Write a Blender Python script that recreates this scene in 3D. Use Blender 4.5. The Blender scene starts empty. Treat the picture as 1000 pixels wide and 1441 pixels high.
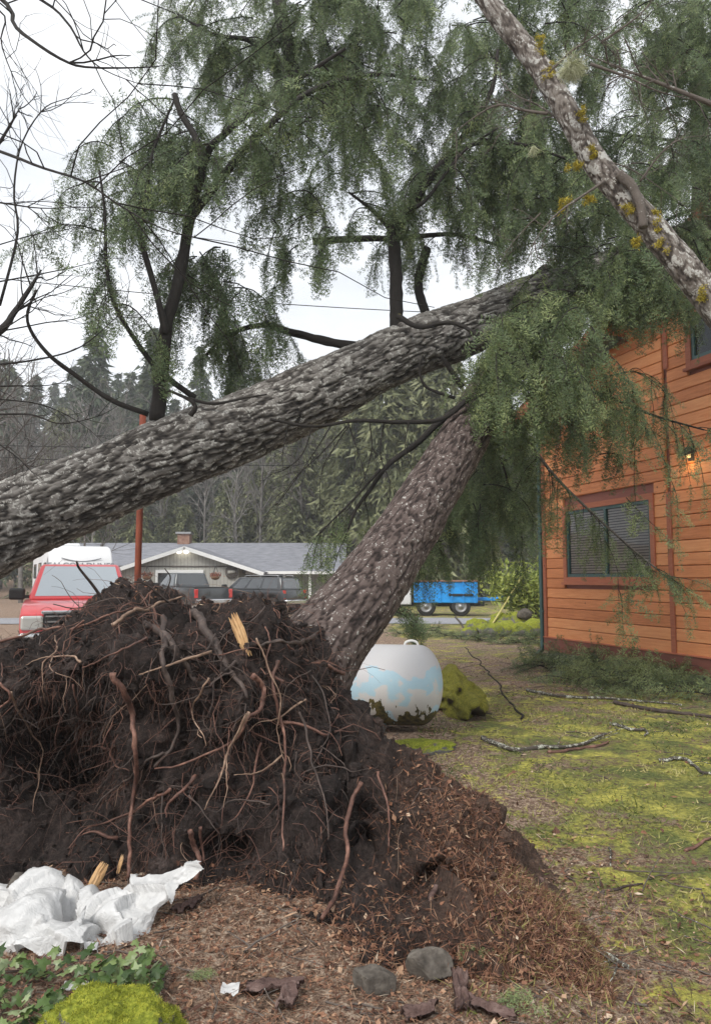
import bpy, bmesh, math, random
import numpy as np
from mathutils import Vector, Matrix

R = math.radians
random.seed(11)
RNG = np.random.default_rng(7)
SC = bpy.context.scene
COL = SC.collection

# ---------------------------------------------------------------- camera, sky, sun, exposure
FPX, CX, CY, CAMH = 1050.0, 500.0, 720.5, 1.6
PITCH = math.atan((815 - CY) / FPX)
cam = bpy.data.cameras.new('camera')
cam.sensor_fit = 'VERTICAL'; cam.sensor_height = 36.0; cam.lens = 36.0 * FPX / 1441.0
cam.clip_start = 0.05; cam.clip_end = 1500
cam_o = bpy.data.objects.new('camera', cam); COL.objects.link(cam_o)
cam_o.location = (0, 0, CAMH); cam_o.rotation_euler = (math.pi / 2 + PITCH, 0, 0)
SC.camera = cam_o

W = bpy.data.worlds.new('World'); SC.world = W; W.use_nodes = True
nt = W.node_tree; nt.nodes.clear()
SUN_EL, SUN_AZ = R(46), R(212)          # azimuth clockwise from +Y
sky = nt.nodes.new('ShaderNodeTexSky'); sky.sky_type = 'NISHITA'; sky.sun_disc = False
sky.sun_elevation = SUN_EL; sky.sun_rotation = SUN_AZ
tc = nt.nodes.new('ShaderNodeTexCoord')
mp = nt.nodes.new('ShaderNodeMapping'); mp.inputs['Scale'].default_value = (1.2, 1.2, 3.4)
cn = nt.nodes.new('ShaderNodeTexNoise'); cn.inputs['Scale'].default_value = 2.2; cn.inputs['Detail'].default_value = 7; cn.inputs['Roughness'].default_value = .55
cr = nt.nodes.new('ShaderNodeValToRGB')
cr.color_ramp.elements[0].position = .32; cr.color_ramp.elements[0].color = (4.3, 4.5, 4.8, 1)
cr.color_ramp.elements[1].position = .62; cr.color_ramp.elements[1].color = (6.4, 6.5, 6.6, 1)
mx = nt.nodes.new('ShaderNodeMix'); mx.data_type = 'RGBA'; mx.inputs['Factor'].default_value = .93
bg = nt.nodes.new('ShaderNodeBackground'); bg.inputs['Strength'].default_value = .10
wo = nt.nodes.new('ShaderNodeOutputWorld')
L_ = nt.links.new
L_(tc.outputs['Generated'], mp.inputs['Vector']); L_(mp.outputs['Vector'], cn.inputs['Vector'])
L_(cn.outputs['Fac'], cr.inputs['Fac'])
L_(sky.outputs['Color'], mx.inputs[6]); L_(cr.outputs['Color'], mx.inputs[7])
L_(mx.outputs[2], bg.inputs['Color']); L_(bg.outputs['Background'], wo.inputs['Surface'])

sl = bpy.data.lights.new('sun', 'SUN'); sl.energy = 1.5; sl.angle = R(24); sl.color = (1, .96, .9)
so = bpy.data.objects.new('sun', sl); COL.objects.link(so); so.location = (0, -10, 30)
sd = Vector((math.sin(SUN_AZ) * math.cos(SUN_EL), math.cos(SUN_AZ) * math.cos(SUN_EL), math.sin(SUN_EL)))
so.rotation_euler = (-sd).to_track_quat('-Z', 'Y').to_euler()

SC.view_settings.view_transform = 'Standard'; SC.view_settings.look = 'None'
SC.view_settings.exposure = 1.08; SC.view_settings.gamma = 1; SC.view_settings.use_curve_mapping = False
SC.render.engine = 'CYCLES'
SC.cycles.use_denoising = True
SC.cycles.max_bounces = 7; SC.cycles.diffuse_bounces = 3; SC.cycles.glossy_bounces = 3
SC.cycles.transmission_bounces = 4; SC.cycles.transparent_max_bounces = 8; SC.cycles.volume_bounces = 1

# ---------------------------------------------------------------- pixel -> place helpers (photograph pixels, true distance)
CT, ST = math.cos(PITCH), math.sin(PITCH)
def ray(px, py):
    r, u = (px - CX) / FPX, (CY - py) / FPX
    return np.array([r, CT - ST * u, ST + CT * u])
def at(px, py, d):
    v = ray(px, py); return np.array([0, 0, CAMH]) + v * (d / v[1])
def gp(px, py, z=0.0):
    v = ray(px, py); return np.array([0, 0, CAMH]) + v * ((z - CAMH) / v[2])
def proj(P):
    P = np.asarray(P, float) - np.array([0, 0, CAMH])
    f = P[..., 1] * CT + P[..., 2] * ST; u = -P[..., 1] * ST + P[..., 2] * CT
    return np.stack([CX + FPX * P[..., 0] / f, CY - FPX * u / f, P[..., 1]], -1)

# ---------------------------------------------------------------- noise
_pr = np.random.default_rng(3)
_G = _pr.normal(size=(1024, 3)); _G /= np.linalg.norm(_G, axis=1)[:, None]
def perlin(p, seed=0):
    p = np.asarray(p, float) + seed * 17.37
    i = np.floor(p).astype(np.int64); f = p - i
    w = f * f * f * (f * (f * 6 - 15) + 10)
    out = np.zeros(len(p))
    for a in (0, 1):
        for b in (0, 1):
            for c in (0, 1):
                h = ((i[:, 0] + a) * 73856093 ^ (i[:, 1] + b) * 19349663 ^ (i[:, 2] + c) * 83492791) & 1023
                g = _G[h]
                d = g[:, 0] * (f[:, 0] - a) + g[:, 1] * (f[:, 1] - b) + g[:, 2] * (f[:, 2] - c)
                ww = (w[:, 0] if a else 1 - w[:, 0]) * (w[:, 1] if b else 1 - w[:, 1]) * (w[:, 2] if c else 1 - w[:, 2])
                out += d * ww
    return out * 1.5
def fbm(p, octv=4, seed=0, gain=.5):
    o = 0; a = 1; p = np.asarray(p, float)
    for k in range(octv):
        o = o + a * perlin(p, seed + k * 3); p = p * 2.03; a *= gain
    return o
def sstep(a, b, x):
    t = np.clip((x - a) / (b - a), 0, 1); return t * t * (3 - 2 * t)
def norm(v):
    v = np.asarray(v, float); n = np.linalg.norm(v, axis=-1, keepdims=True); return v / np.maximum(n, 1e-9)

def catmull(P, n):
    P = np.asarray(P, float)
    if len(P) == 2: 
        t = np.linspace(0, 1, n)[:, None]; return P[0] * (1 - t) + P[1] * t
    Q = np.concatenate([(2 * P[0] - P[1])[None], P, (2 * P[-1] - P[-2])[None]])
    m = len(P) - 1
    t = np.linspace(0, m, n); k = np.minimum(t.astype(int), m - 1); f = (t - k).reshape((-1,) + (1,) * (P.ndim - 1))
    a, b, c, d = Q[k], Q[k + 1], Q[k + 2], Q[k + 3]
    return .5 * (2 * b + (c - a) * f + (2 * a - 5 * b + 4 * c - d) * f**2 + (3 * b - a - 3 * c + d) * f**3)

# ---------------------------------------------------------------- objects
ROOT = {}
def tag(o, label=None, cat=None, group=None, kind=None):
    if label: o['label'] = label
    if cat: o['category'] = cat
    if group: o['group'] = group
    if kind: o['kind'] = kind
    return o
def thing(name, label, cat, loc=(0, 0, 0), rz=0, group=None):
    o = bpy.data.objects.new(name, None); COL.objects.link(o); o.empty_display_size = .2
    o.location = [float(c) for c in loc]; o.rotation_euler = (0, 0, rz)
    ROOT[o.name] = np.array(loc, float)
    return tag(o, label, cat, group)

class MB:
    """collects geometry, builds ONE mesh object"""
    def __init__(s): s.V = []; s.Q = []; s.T = []; s.B = []; s.A = []; s.n = 0; s.hasB = False; s.hasA = False
    def add(s, v, quads=None, tris=None, b=None, a=None):
        v = np.asarray(v, float).reshape(-1, 3)
        if quads is not None and len(quads): s.Q.append(np.asarray(quads, np.int64).reshape(-1, 4) + s.n)
        if tris is not None and len(tris): s.T.append(np.asarray(tris, np.int64).reshape(-1, 3) + s.n)
        s.V.append(v); s.n += len(v)
        if b is not None: s.hasB = True
        if a is not None: s.hasA = True
        s.B.append(v if b is None else np.asarray(b, float)); s.A.append(np.full(len(v), .5) if a is None else np.broadcast_to(np.asarray(a, float), (len(v),)))
        return s
    def bm(s, bm):
        bmesh.ops.triangulate(bm, faces=[f for f in bm.faces if len(f.verts) > 4])
        bm.verts.index_update()
        v = [x.co[:] for x in bm.verts]
        s.add(v, [[x.index for x in f.verts] for f in bm.faces if len(f.verts) == 4], [[x.index for x in f.verts] for f in bm.faces if len(f.verts) == 3])
        bm.free(); return s
    def mesh(s, name, mat, smooth, off=None):
        V = np.concatenate(s.V) if s.V else np.zeros((0, 3))
        if off is not None: V = V - off
        Q = np.concatenate(s.Q) if s.Q else np.zeros((0, 4), np.int64)
        T = np.concatenate(s.T) if s.T else np.zeros((0, 3), np.int64)
        me = bpy.data.meshes.new(name)
        me.vertices.add(len(V)); me.vertices.foreach_set('co', V.astype(np.float32).ravel())
        nl = Q.size + T.size; npoly = len(Q) + len(T)
        me.loops.add(nl); me.loops.foreach_set('vertex_index', np.concatenate([Q.ravel(), T.ravel()]).astype(np.int32))
        me.polygons.add(npoly)
        st = np.concatenate([np.arange(len(Q)) * 4, Q.size + np.arange(len(T)) * 3]).astype(np.int32)
        me.polygons.foreach_set('loop_start', st)
        me.polygons.foreach_set('use_smooth', np.full(npoly, bool(smooth)))
        me.update(calc_edges=True)
        if s.hasB:
            at_ = me.attributes.new('bco', 'FLOAT_VECTOR', 'POINT'); at_.data.foreach_set('vector', np.concatenate(s.B).astype(np.float32).ravel())
        if s.hasA:
            at_ = me.attributes.new('tint', 'FLOAT', 'POINT'); at_.data.foreach_set('value', np.concatenate(s.A).astype(np.float32))
        if mat is not None: me.materials.append(mat)
        return me
    def build(s, name, mat, parent=None, smooth=True, world=True, kind=None, autosmooth=None):
        off = None; root = parent
        while root is not None and root.parent is not None: root = root.parent
        if parent is not None and world: off = ROOT[root.name]
        me = s.mesh(name, mat, smooth, off)
        if autosmooth is not None: me.set_sharp_from_angle(angle=R(autosmooth))
        o = bpy.data.objects.new(name, me); COL.objects.link(o)
        if parent is not None: o.parent = parent
        if kind: o['kind'] = kind
        return o
    def solo(s, name, mat, label, cat, group=None, smooth=True, kind=None, autosmooth=None):
        """a thing that is one mesh: origin at its base"""
        V = np.concatenate(s.V); base = np.array([V[:, 0].mean(), V[:, 1].mean(), V[:, 2].min()])
        me = s.mesh(name, mat, smooth, base)
        if autosmooth is not None: me.set_sharp_from_angle(angle=R(autosmooth))
        o = bpy.data.objects.new(name, me); COL.objects.link(o); o.location = base; ROOT[o.name] = base
        return tag(o, label, cat, group, kind)

def box(mb, c, s, rot=None, bev=0.0, seg=1):
    bm = bmesh.new(); bmesh.ops.create_cube(bm, size=1)
    bmesh.ops.scale(bm, vec=s, verts=bm.verts)
    if bev: bmesh.ops.bevel(bm, geom=list(bm.edges), offset=bev, segments=seg, affect='EDGES', profile=.5)
    if rot is not None: bmesh.ops.transform(bm, matrix=rot.to_4x4() if hasattr(rot, 'to_4x4') else rot, verts=bm.verts)
    bmesh.ops.translate(bm, vec=[float(x) for x in c], verts=bm.verts)
    return mb.bm(bm)
def extrude_poly(mb, poly, w, bev=0.0, seg=1, ax='y', taper=None):
    """side profile (x,z) extruded across y from -w to w"""
    bm = bmesh.new()
    vs = [bm.verts.new((x, -w, z)) for x, z in poly]
    f = bm.faces.new(vs)
    r = bmesh.ops.extrude_face_region(bm, geom=[f])
    bmesh.ops.translate(bm, vec=(0, 2 * w, 0), verts=[e for e in r['geom'] if isinstance(e, bmesh.types.BMVert)])
    bmesh.ops.recalc_face_normals(bm, faces=bm.faces)
    if bev:
        ed = [e for e in bm.edges if abs(e.verts[0].co.y - e.verts[1].co.y) < 1e-6]
        bmesh.ops.bevel(bm, geom=ed, offset=bev, segments=seg, affect='EDGES', profile=.5)
    if taper:
        for v in bm.verts: v.co.y *= taper(v.co.x, v.co.z)
    return mb.bm(bm)
def tube(mb, P, rad, sides=8, cap=True, a=None, wob=0, seed=0):
    P = np.asarray(P, float); n = len(P)
    rad = np.broadcast_to(np.asarray(rad, float), (n,)).copy()
    T = norm(np.gradient(P, axis=0))
    N = np.zeros((n, 3)); ref = np.array([0, 0, 1.]) if abs(T[0, 2]) < .9 else np.array([1., 0, 0])
    N[0] = norm(np.cross(T[0], ref))
    for k in range(1, n):
        v = N[k - 1] - T[k] * (N[k - 1] @ T[k]); l = math.sqrt(v @ v)
        N[k] = v / l if l > 1e-6 else N[k - 1]
    Bv = np.cross(T, N)
    th = np.arange(sides) * 2 * math.pi / sides
    c, s_ = np.cos(th), np.sin(th)
    Ls = np.concatenate([[0], np.cumsum(np.linalg.norm(np.diff(P, axis=0), axis=1))])
    bco = np.stack([c[None, :] * rad[:, None], s_[None, :] * rad[:, None], np.repeat(Ls[:, None], sides, 1)], -1)
    rr = np.repeat(rad[:, None], sides, 1)
    if wob: rr = rr * (1 + wob * fbm((bco * np.array([6, 6, 3.]) / max(rad.max() * 4, .02)).reshape(-1, 3), 3, seed).reshape(n, sides))
    V = P[:, None, :] + rr[..., None] * (c[None, :, None] * N[:, None, :] + s_[None, :, None] * Bv[:, None, :])
    i = np.arange(n - 1)[:, None] * sides; j = np.arange(sides)[None, :]; j2 = (j + 1) % sides
    Q = np.stack([i + j, i + j2, i + sides + j2, i + sides + j], -1).reshape(-1, 4)
    V = V.reshape(-1, 3); bco = bco.reshape(-1, 3); tr = None
    if cap:
        V = np.vstack([V, P[0], P[-1]]); bco = np.vstack([bco, [0, 0, 0], [0, 0, Ls[-1]]])
        a0, a1 = n * sides, n * sides + 1; jj = np.arange(sides); k2 = (jj + 1) % sides; b0 = (n - 1) * sides
        tr = np.vstack([np.stack([np.full(sides, a0), k2, jj], -1), np.stack([np.full(sides, a1), b0 + jj, b0 + k2], -1)])
    mb.add(V, Q, tr, bco, .5 if a is None else a)
    return V
def lathe(mb, prof, sides=16, axis='y', c=(0, 0, 0)):
    """profile (r, h) turned about an axis"""
    prof = np.asarray(prof, float); n = len(prof); th = np.arange(sides) * 2 * math.pi / sides
    r = prof[:, 0][:, None]; h = np.repeat(prof[:, 1][:, None], sides, 1)
    x, y = r * np.cos(th), r * np.sin(th)
    V = np.stack({'z': (x, y, h), 'y': (x, h, y), 'x': (h, x, y)}[axis], -1).reshape(-1, 3) + np.array(c)
    i = np.arange(n - 1)[:, None] * sides; j = np.arange(sides)[None, :]; j2 = (j + 1) % sides
    mb.add(V, np.stack([i + j, i + j2, i + sides + j2, i + sides + j], -1).reshape(-1, 4)); return mb
def gridmesh(mb, G, b=None, a=None):
    n, m = G.shape[:2]
    i = np.arange(n - 1)[:, None] * m; j = np.arange(m - 1)[None, :]
    mb.add(G.reshape(-1, 3), np.stack([i + j, i + j + 1, i + m + j + 1, i + m + j], -1).reshape(-1, 4), None, b, a); return mb
def grid_normals(G):
    du = np.gradient(G, axis=0); dv = np.gradient(G, axis=1); return norm(np.cross(du, dv))

# ---------------------------------------------------------------- materials
def nodes(name):
    m = bpy.data.materials.new(name); m.use_nodes = True; t = m.node_tree
    return m, t, t.nodes['Principled BSDF'], t.nodes['Material Output']
def N_(t, typ, **kw):
    n = t.nodes.new(typ)
    for k, v in kw.items():
        if k.startswith('i_'): n.inputs[k[2:].replace('_', ' ')].default_value = v
        else: setattr(n, k, v)
    return n
def coords(t, coord, stretch=(1, 1, 1)):
    if coord == 'bco':
        a = N_(t, 'ShaderNodeAttribute', attribute_name='bco'); src = a.outputs['Vector']
    elif coord == 'world':
        src = N_(t, 'ShaderNodeNewGeometry').outputs['Position']
    else:
        src = N_(t, 'ShaderNodeTexCoord').outputs['Object']
    mpn = N_(t, 'ShaderNodeMapping'); mpn.inputs['Scale'].default_value = stretch
    t.links.new(src, mpn.inputs['Vector']); return mpn.outputs['Vector']
def ramp(t, fac, stops):
    r = N_(t, 'ShaderNodeValToRGB'); e = r.color_ramp.elements
    while len(e) < len(stops): e.new(.5)
    for k, (p, c) in enumerate(stops):
        e[k].position = p; e[k].color = (*c, 1) if len(c) == 3 else c
    t.links.new(fac, r.inputs['Fac']); return r.outputs['Color']
def noise(t, vec, scale, detail=6, rough=.6, dist=0):
    n = N_(t, 'ShaderNodeTexNoise', i_Scale=scale, i_Detail=detail, i_Roughness=rough, i_Distortion=dist)
    t.links.new(vec, n.inputs['Vector']); return n.outputs['Fac']
def mixc(t, fac, a, b, mode='MIX'):
    m = N_(t, 'ShaderNodeMix', data_type='RGBA', blend_type=mode)
    for sock, v in ((m.inputs[0], fac), (m.inputs[6], a), (m.inputs[7], b)):
        if isinstance(v, (int, float)): sock.default_value = v
        elif isinstance(v, tuple): sock.default_value = (*v, 1)
        else: t.links.new(v, sock)
    return m.outputs[2]
def math_(t, op, a, b=None, c=None):
    m = N_(t, 'ShaderNodeMath', operation=op)
    for k, v in enumerate((a, b, c)):
        if v is None: continue
        if isinstance(v, (int, float)): m.inputs[k].default_value = v
        else: t.links.new(v, m.inputs[k])
    return m.outputs[0]
def bump(t, p, h, strength, dist=.02):
    b = N_(t, 'ShaderNodeBump', i_Strength=strength, i_Distance=dist)
    t.links.new(h, b.inputs['Height']); t.links.new(b.outputs['Normal'], p.inputs['Normal'])
def upness(t):
    g = N_(t, 'ShaderNodeNewGeometry'); s = N_(t, 'ShaderNodeSeparateXYZ'); t.links.new(g.outputs['Normal'], s.inputs[0]); return s.outputs['Z']
def mat(name, stops, scale=5, detail=6, rough=.8, bmp=0, bscale=None, coord='Object', stretch=(1, 1, 1), spec=.3, metal=0, bdist=.02, nrough=.6, emit=None, coat=0):
    m, t, p, o = nodes(name)
    if len(stops) == 1: stops = [(0, tuple(c * .9 for c in stops[0])), (1, tuple(min(1, c * 1.1) for c in stops[0]))]
    v = coords(t, coord, stretch); f = noise(t, v, scale, detail, nrough)
    t.links.new(ramp(t, f, stops), p.inputs['Base Color'])
    p.inputs['Roughness'].default_value = rough; p.inputs['Metallic'].default_value = metal
    p.inputs['Specular IOR Level'].default_value = spec
    p.inputs['Coat Weight'].default_value = coat
    if bmp: bump(t, p, noise(t, v, bscale or scale * 2, 5), bmp, bdist)
    if emit:
        p.inputs['Emission Color'].default_value = (*emit[0], 1); p.inputs['Emission Strength'].default_value = emit[1]
    return m

def bark_mat(name, dark, mid, light, lich, lich_amt=.5, k=1.0, moss_amt=0.0, patch=6.0):
    """furrowed bark: groove colour by the carved relief (attribute tint), lichen patches, moss on top"""
    m, t, p, o = nodes(name)
    v = coords(t, 'bco', (1, 1, .45)); v2 = coords(t, 'bco', (1, 1, 1))
    at_ = N_(t, 'ShaderNodeAttribute', attribute_name='tint').outputs['Fac']
    n1 = noise(t, v, 14 * k, 8, .7); n2 = noise(t, v2, patch, 6, .65, .4); n3 = noise(t, v2, 55 * k, 4, .6)
    f = math_(t, 'ADD', math_(t, 'MULTIPLY', at_, .7), math_(t, 'MULTIPLY', n1, .45))
    base = ramp(t, f, [(.3, dark), (.56, mid), (.88, light)])
    lf = math_(t, 'ADD', math_(t, 'MULTIPLY', math_(t, 'SUBTRACT', n2, .5), 1.8), math_(t, 'ADD', math_(t, 'MULTIPLY', math_(t, 'SUBTRACT', n3, .5), .9), math_(t, 'MULTIPLY', math_(t, 'SUBTRACT', at_, .5), .5)))
    lo = .5 - lich_amt * .5
    lm = ramp(t, lf, [(lo - .02, (0, 0, 0)), (lo + .05, (1, 1, 1))])
    c = mixc(t, lm, base, lich)
    if moss_amt:
        mf = math_(t, 'ADD', math_(t, 'MULTIPLY', upness(t), .3), noise(t, v2, 4.5, 5, .6))
        c = mixc(t, ramp(t, mf, [(.95 - moss_amt * .35, (0, 0, 0)), (1.02 - moss_amt * .35, (1, 1, 1))]), c, mixc(t, n3, (.07, .075, .012), (.2, .17, .03)))
    t.links.new(c, p.inputs['Base Color']); p.inputs['Roughness'].default_value = .85; p.inputs['Specular IOR Level'].default_value = .25
    bump(t, p, math_(t, 'ADD', n1, math_(t, 'MULTIPLY', n3, .6)), .8, .012)
    return m

def leaf_mat(name, stops, trans=.25, rough=.55):
    """foliage: colour by the random value each spray or leaf carries; a little light shines through"""
    m, t, p, o = nodes(name)
    a = N_(t, 'ShaderNodeAttribute', attribute_name='tint').outputs['Fac']
    c = ramp(t, a, stops); t.links.new(c, p.inputs['Base Color'])
    p.inputs['Roughness'].default_value = rough; p.inputs['Specular IOR Level'].default_value = .3
    tr = N_(t, 'ShaderNodeBsdfTranslucent'); t.links.new(c, tr.inputs['Color'])
    ms = N_(t, 'ShaderNodeMixShader'); ms.inputs[0].default_value = trans
    t.links.new(p.outputs[0], ms.inputs[1]); t.links.new(tr.outputs[0], ms.inputs[2]); t.links.new(ms.outputs[0], o.inputs['Surface'])
    return m
def glass_mat(name, col=(.02, .025, .03), rough=.05):
    m, t, p, o = nodes(name); p.inputs['Base Color'].default_value = (*col, 1); p.inputs['Roughness'].default_value = rough
    p.inputs['Specular IOR Level'].default_value = .8; p.inputs['Coat Weight'].default_value = 1; p.inputs['Coat Roughness'].default_value = .03
    return m
# ---------------------------------------------------------------- shared materials
M = {}
M['white_paint'] = mat('white_paint', [(.2, (.62, .62, .6)), (.8, (.78, .78, .76))], 3, rough=.5)
M['black_plastic'] = mat('black_plastic', [(0, (.012, .012, .013)), (1, (.03, .03, .03))], 8, rough=.55)
M['rubber'] = mat('rubber', [(0, (.015, .015, .015)), (1, (.035, .033, .03))], 10, rough=.85)
M['chrome'] = mat('chrome', [(0, (.5, .5, .5)), (1, (.65, .65, .65))], 6, rough=.25, metal=1)
M['steel'] = mat('steel', [(0, (.25, .25, .26)), (1, (.42, .42, .42))], 12, rough=.45, metal=.8)
M['glass'] = glass_mat('dark_glass')
M['windshield'] = glass_mat('windshield_glass', (.30, .34, .37), .04)
M['lamp_clear'] = glass_mat('lamp_clear', (.42, .42, .4), .15)
M['lamp_red'] = glass_mat('lamp_red', (.55, .015, .015), .2)
M['wood_pale'] = mat('split_wood', [(.25, (.30, .16, .07)), (.5, (.50, .31, .15)), (.8, (.62, .44, .26))], 3, 8, .7, .6, 30, stretch=(6, 6, .8), bdist=.01)

# ---------------------------------------------------------------- ground
def gz(x, y):
    x = np.asarray(x, float); y = np.asarray(y, float)
    sh = x.shape; p = np.stack([x.ravel(), y.ravel(), np.zeros(x.size)], -1)
    near = np.exp(-np.maximum(p[:, 1] - 3, 0) / 14)
    z = .05 * fbm(p * .45, 3, 1) * (.35 + near) + .022 * fbm(p * 2.6, 3, 5) * near + .009 * fbm(p * 11, 2, 9) * near
    # needle and soil apron round the foot of the root plate
    d = ((p[:, 0] + .5) / 2.1) ** 2 + ((p[:, 1] - 4.2) / 1.1) ** 2
    z = z + .035 * np.exp(-d * 1.3)
    z = z + .2 * np.maximum(p[:, 1] - 60, 0) * sstep(60, 90, p[:, 1])
    return z.reshape(sh)
yy = np.concatenate([np.linspace(-6, 1.5, 8), 1.8 + (np.linspace(0, 1, 260) ** 2.0) * 60, np.linspace(64, 240, 45)])
xx = np.sinh(np.linspace(-5.2, 5.2, 240)) / np.sinh(5.2) * 148
GX, GY = np.meshgrid(xx, yy)
g = MB(); gridmesh(g, np.stack([GX, GY, gz(GX, GY)], -1))
def ground_mat():
    m, t, p, o = nodes('mossy_ground')
    v = coords(t, 'world'); sep = N_(t, 'ShaderNodeSeparateXYZ'); t.links.new(v, sep.inputs[0]); X, Y = sep.outputs['X'], sep.outputs['Y']
    big = noise(t, v, .55, 5, .6, .3); mid = noise(t, v, 2.6, 6, .65, .4); fine = noise(t, v, 26, 7, .75); grit = noise(t, v, 95, 4, .7)
    soil = ramp(t, math_(t, 'ADD', math_(t, 'MULTIPLY', fine, .65), math_(t, 'MULTIPLY', grit, .4)), [(.4, (.035, .023, .017)), (.47, (.13, .086, .06)), (.54, (.28, .19, .135)), (.62, (.56, .45, .35))])
    moss = ramp(t, math_(t, 'ADD', math_(t, 'MULTIPLY', fine, .5), math_(t, 'MULTIPLY', mid, .5)), [(.4, (.06, .068, .024)), (.47, (.17, .178, .05)), (.53, (.33, .315, .075)), (.61, (.6, .54, .12))])
    gg = ramp(t, math_(t, 'ADD', math_(t, 'MULTIPLY', fine, .6), math_(t, 'MULTIPLY', grit, .4)), [(.38, (.03, .045, .016)), (.5, (.095, .125, .04)), (.62, (.2, .225, .085))])
    moss = mixc(t, ramp(t, noise(t, v, 1.7, 5, .6, .5), [(.45, (0, 0, 0)), (.6, (.85, .85, .85))]), moss, gg)
    # more moss in the near lawn on the right, less under the fallen crowns, brown litter by the roots
    lawn = ramp(t, math_(t, 'MULTIPLY', Y, 1 / 30), [(.09, (.6,) * 3), (.15, (.66,) * 3), (.26, (.68,) * 3), (.36, (.52,) * 3), (.55, (.44,) * 3), (.66, (.5,) * 3), (.8, (.58,) * 3)])
    xr = ramp(t, math_(t, 'ADD', math_(t, 'MULTIPLY', X, .1), math_(t, 'MULTIPLY', mid, .1)), [(.05, (0, 0, 0)), (.2, (1, 1, 1))])
    f = math_(t, 'ADD', math_(t, 'ADD', math_(t, 'MULTIPLY', big, .8), math_(t, 'MULTIPLY', mid, 1.25)), math_(t, 'MULTIPLY', fine, 1.3))
    f = math_(t, 'ADD', f, math_(t, 'MULTIPLY', math_(t, 'SUBTRACT', lawn, .5), .85))
    f = math_(t, 'ADD', f, math_(t, 'MULTIPLY', math_(t, 'SUBTRACT', xr, 1), .6))
    mk = ramp(t, f, [(.98, (0, 0, 0)), (1.0, (.25,) * 3)])
    mk2 = N_(t, 'ShaderNodeMapRange', interpolation_type='SMOOTHSTEP'); mk2.inputs['From Min'].default_value = 1.60; mk2.inputs['From Max'].default_value = 1.82
    t.links.new(f, mk2.inputs['Value'])
    c = mixc(t, mk2.outputs[0], soil, moss)
    t.links.new(c, p.inputs['Base Color']); p.inputs['Roughness'].default_value = .9; p.inputs['Specular IOR Level'].default_value = .2
    bump(t, p, math_(t, 'ADD', fine, math_(t, 'MULTIPLY', grit, .6)), .9, .03)
    return m
tag(g.build('ground', ground_mat()), 'mossy patchy yard with brown fir litter running back to the wooded slope', None, None, 'structure')

# gravel road and pale grass strip beyond it
def strip(name, y0, y1, z, mt, bend, label):
    s = MB(); xs = np.linspace(-70, 70, 180); vs = np.linspace(0, 1, 8)
    G = np.zeros((8, 180, 3))
    for i, v in enumerate(vs):
        edge = .35 * fbm(np.stack([xs * .4, xs * 0 + i // 7 * 9., xs * 0], -1), 3, 2)
        yv = y0 + (y1 - y0) * v + bend * xs + edge
        G[i] = np.stack([xs, yv, gz(xs, yv) + z], -1)
    gridmesh(s, G); return tag(s.build(name, mt), label, None, None, 'structure')
M['gravel'] = mat('grey_gravel', [(.3, (.13, .13, .14)), (.5, (.26, .26, .28)), (.72, (.4, .4, .42))], 30, 6, .9, .6, 60, coord='world')
strip('gravel_road', 27.0, 30.8, .02, M['gravel'], .02, 'pale grey gravel road crossing behind the yard')

# ---------------------------------------------------------------- wooded slope far behind: conifers and bare trees, one object each
FARG = leaf_mat('far_conifer_needles', [(0, (.03, .046, .03)), (.5, (.06, .082, .05)), (1, (.115, .135, .075))], .15)
FARO = leaf_mat('far_cedar_sprays', [(0, (.06, .072, .038)), (.5, (.135, .15, .075)), (1, (.25, .26, .135))], .2)
M['far_bark'] = mat('far_bark', [(.3, (.05, .042, .038)), (.7, (.13, .115, .1))], 3, 4)
M['grey_bark'] = mat('bare_grey_bark', [(.3, (.10, .092, .085)), (.7, (.26, .245, .225))], 3, 4)
def blades(pos, dirs, length, width, rng):
    """thin leaf-like triangles hanging from points"""
    n = len(pos); s = norm(np.cross(dirs, rng.normal(size=(n, 3))))
    return np.stack([pos - s * width[:, None], pos + s * width[:, None], pos + dirs * length[:, None]], 1)
def conifer_mesh(seed, h, spread, lv, nb, per, droop, bl, top=.9):
    r = np.random.default_rng(seed); tri = []; tint = []
    for k in range(lv):
        f = (k + r.uniform(-.3, .3)) / lv; z = h * (.1 + .9 * f)
        rad = h * spread * (1 - f) ** top * r.uniform(.75, 1.15) + .2
        for b in range(nb):
            a = r.uniform(0, 2 * math.pi); L = rad * r.uniform(.55, 1.1)
            t = r.uniform(.12, 1, per); d = np.array([math.cos(a), math.sin(a), 0])
            pos = np.outer(t * L, d); pos[:, 2] = z + .12 * L * t - droop * L * t * t
            pos += r.normal(size=pos.shape) * .12
            dr = d * .8 + np.array([0, 0, -.75]) + r.normal(size=(per, 3)) * .45
            tri.append(blades(pos, norm(dr), bl * r.uniform(.5, 1.2, per), bl * r.uniform(.1, .22, per), r))
            tint.append(np.repeat(np.clip(.35 + .35 * t + r.normal() * .15 + r.normal(size=per) * .12, 0, 1), 3))
    tri = np.concatenate(tri); return MB().add(tri.reshape(-1, 3), None, np.arange(len(tri) * 3).reshape(-1, 3), None, np.concatenate(tint))
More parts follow.
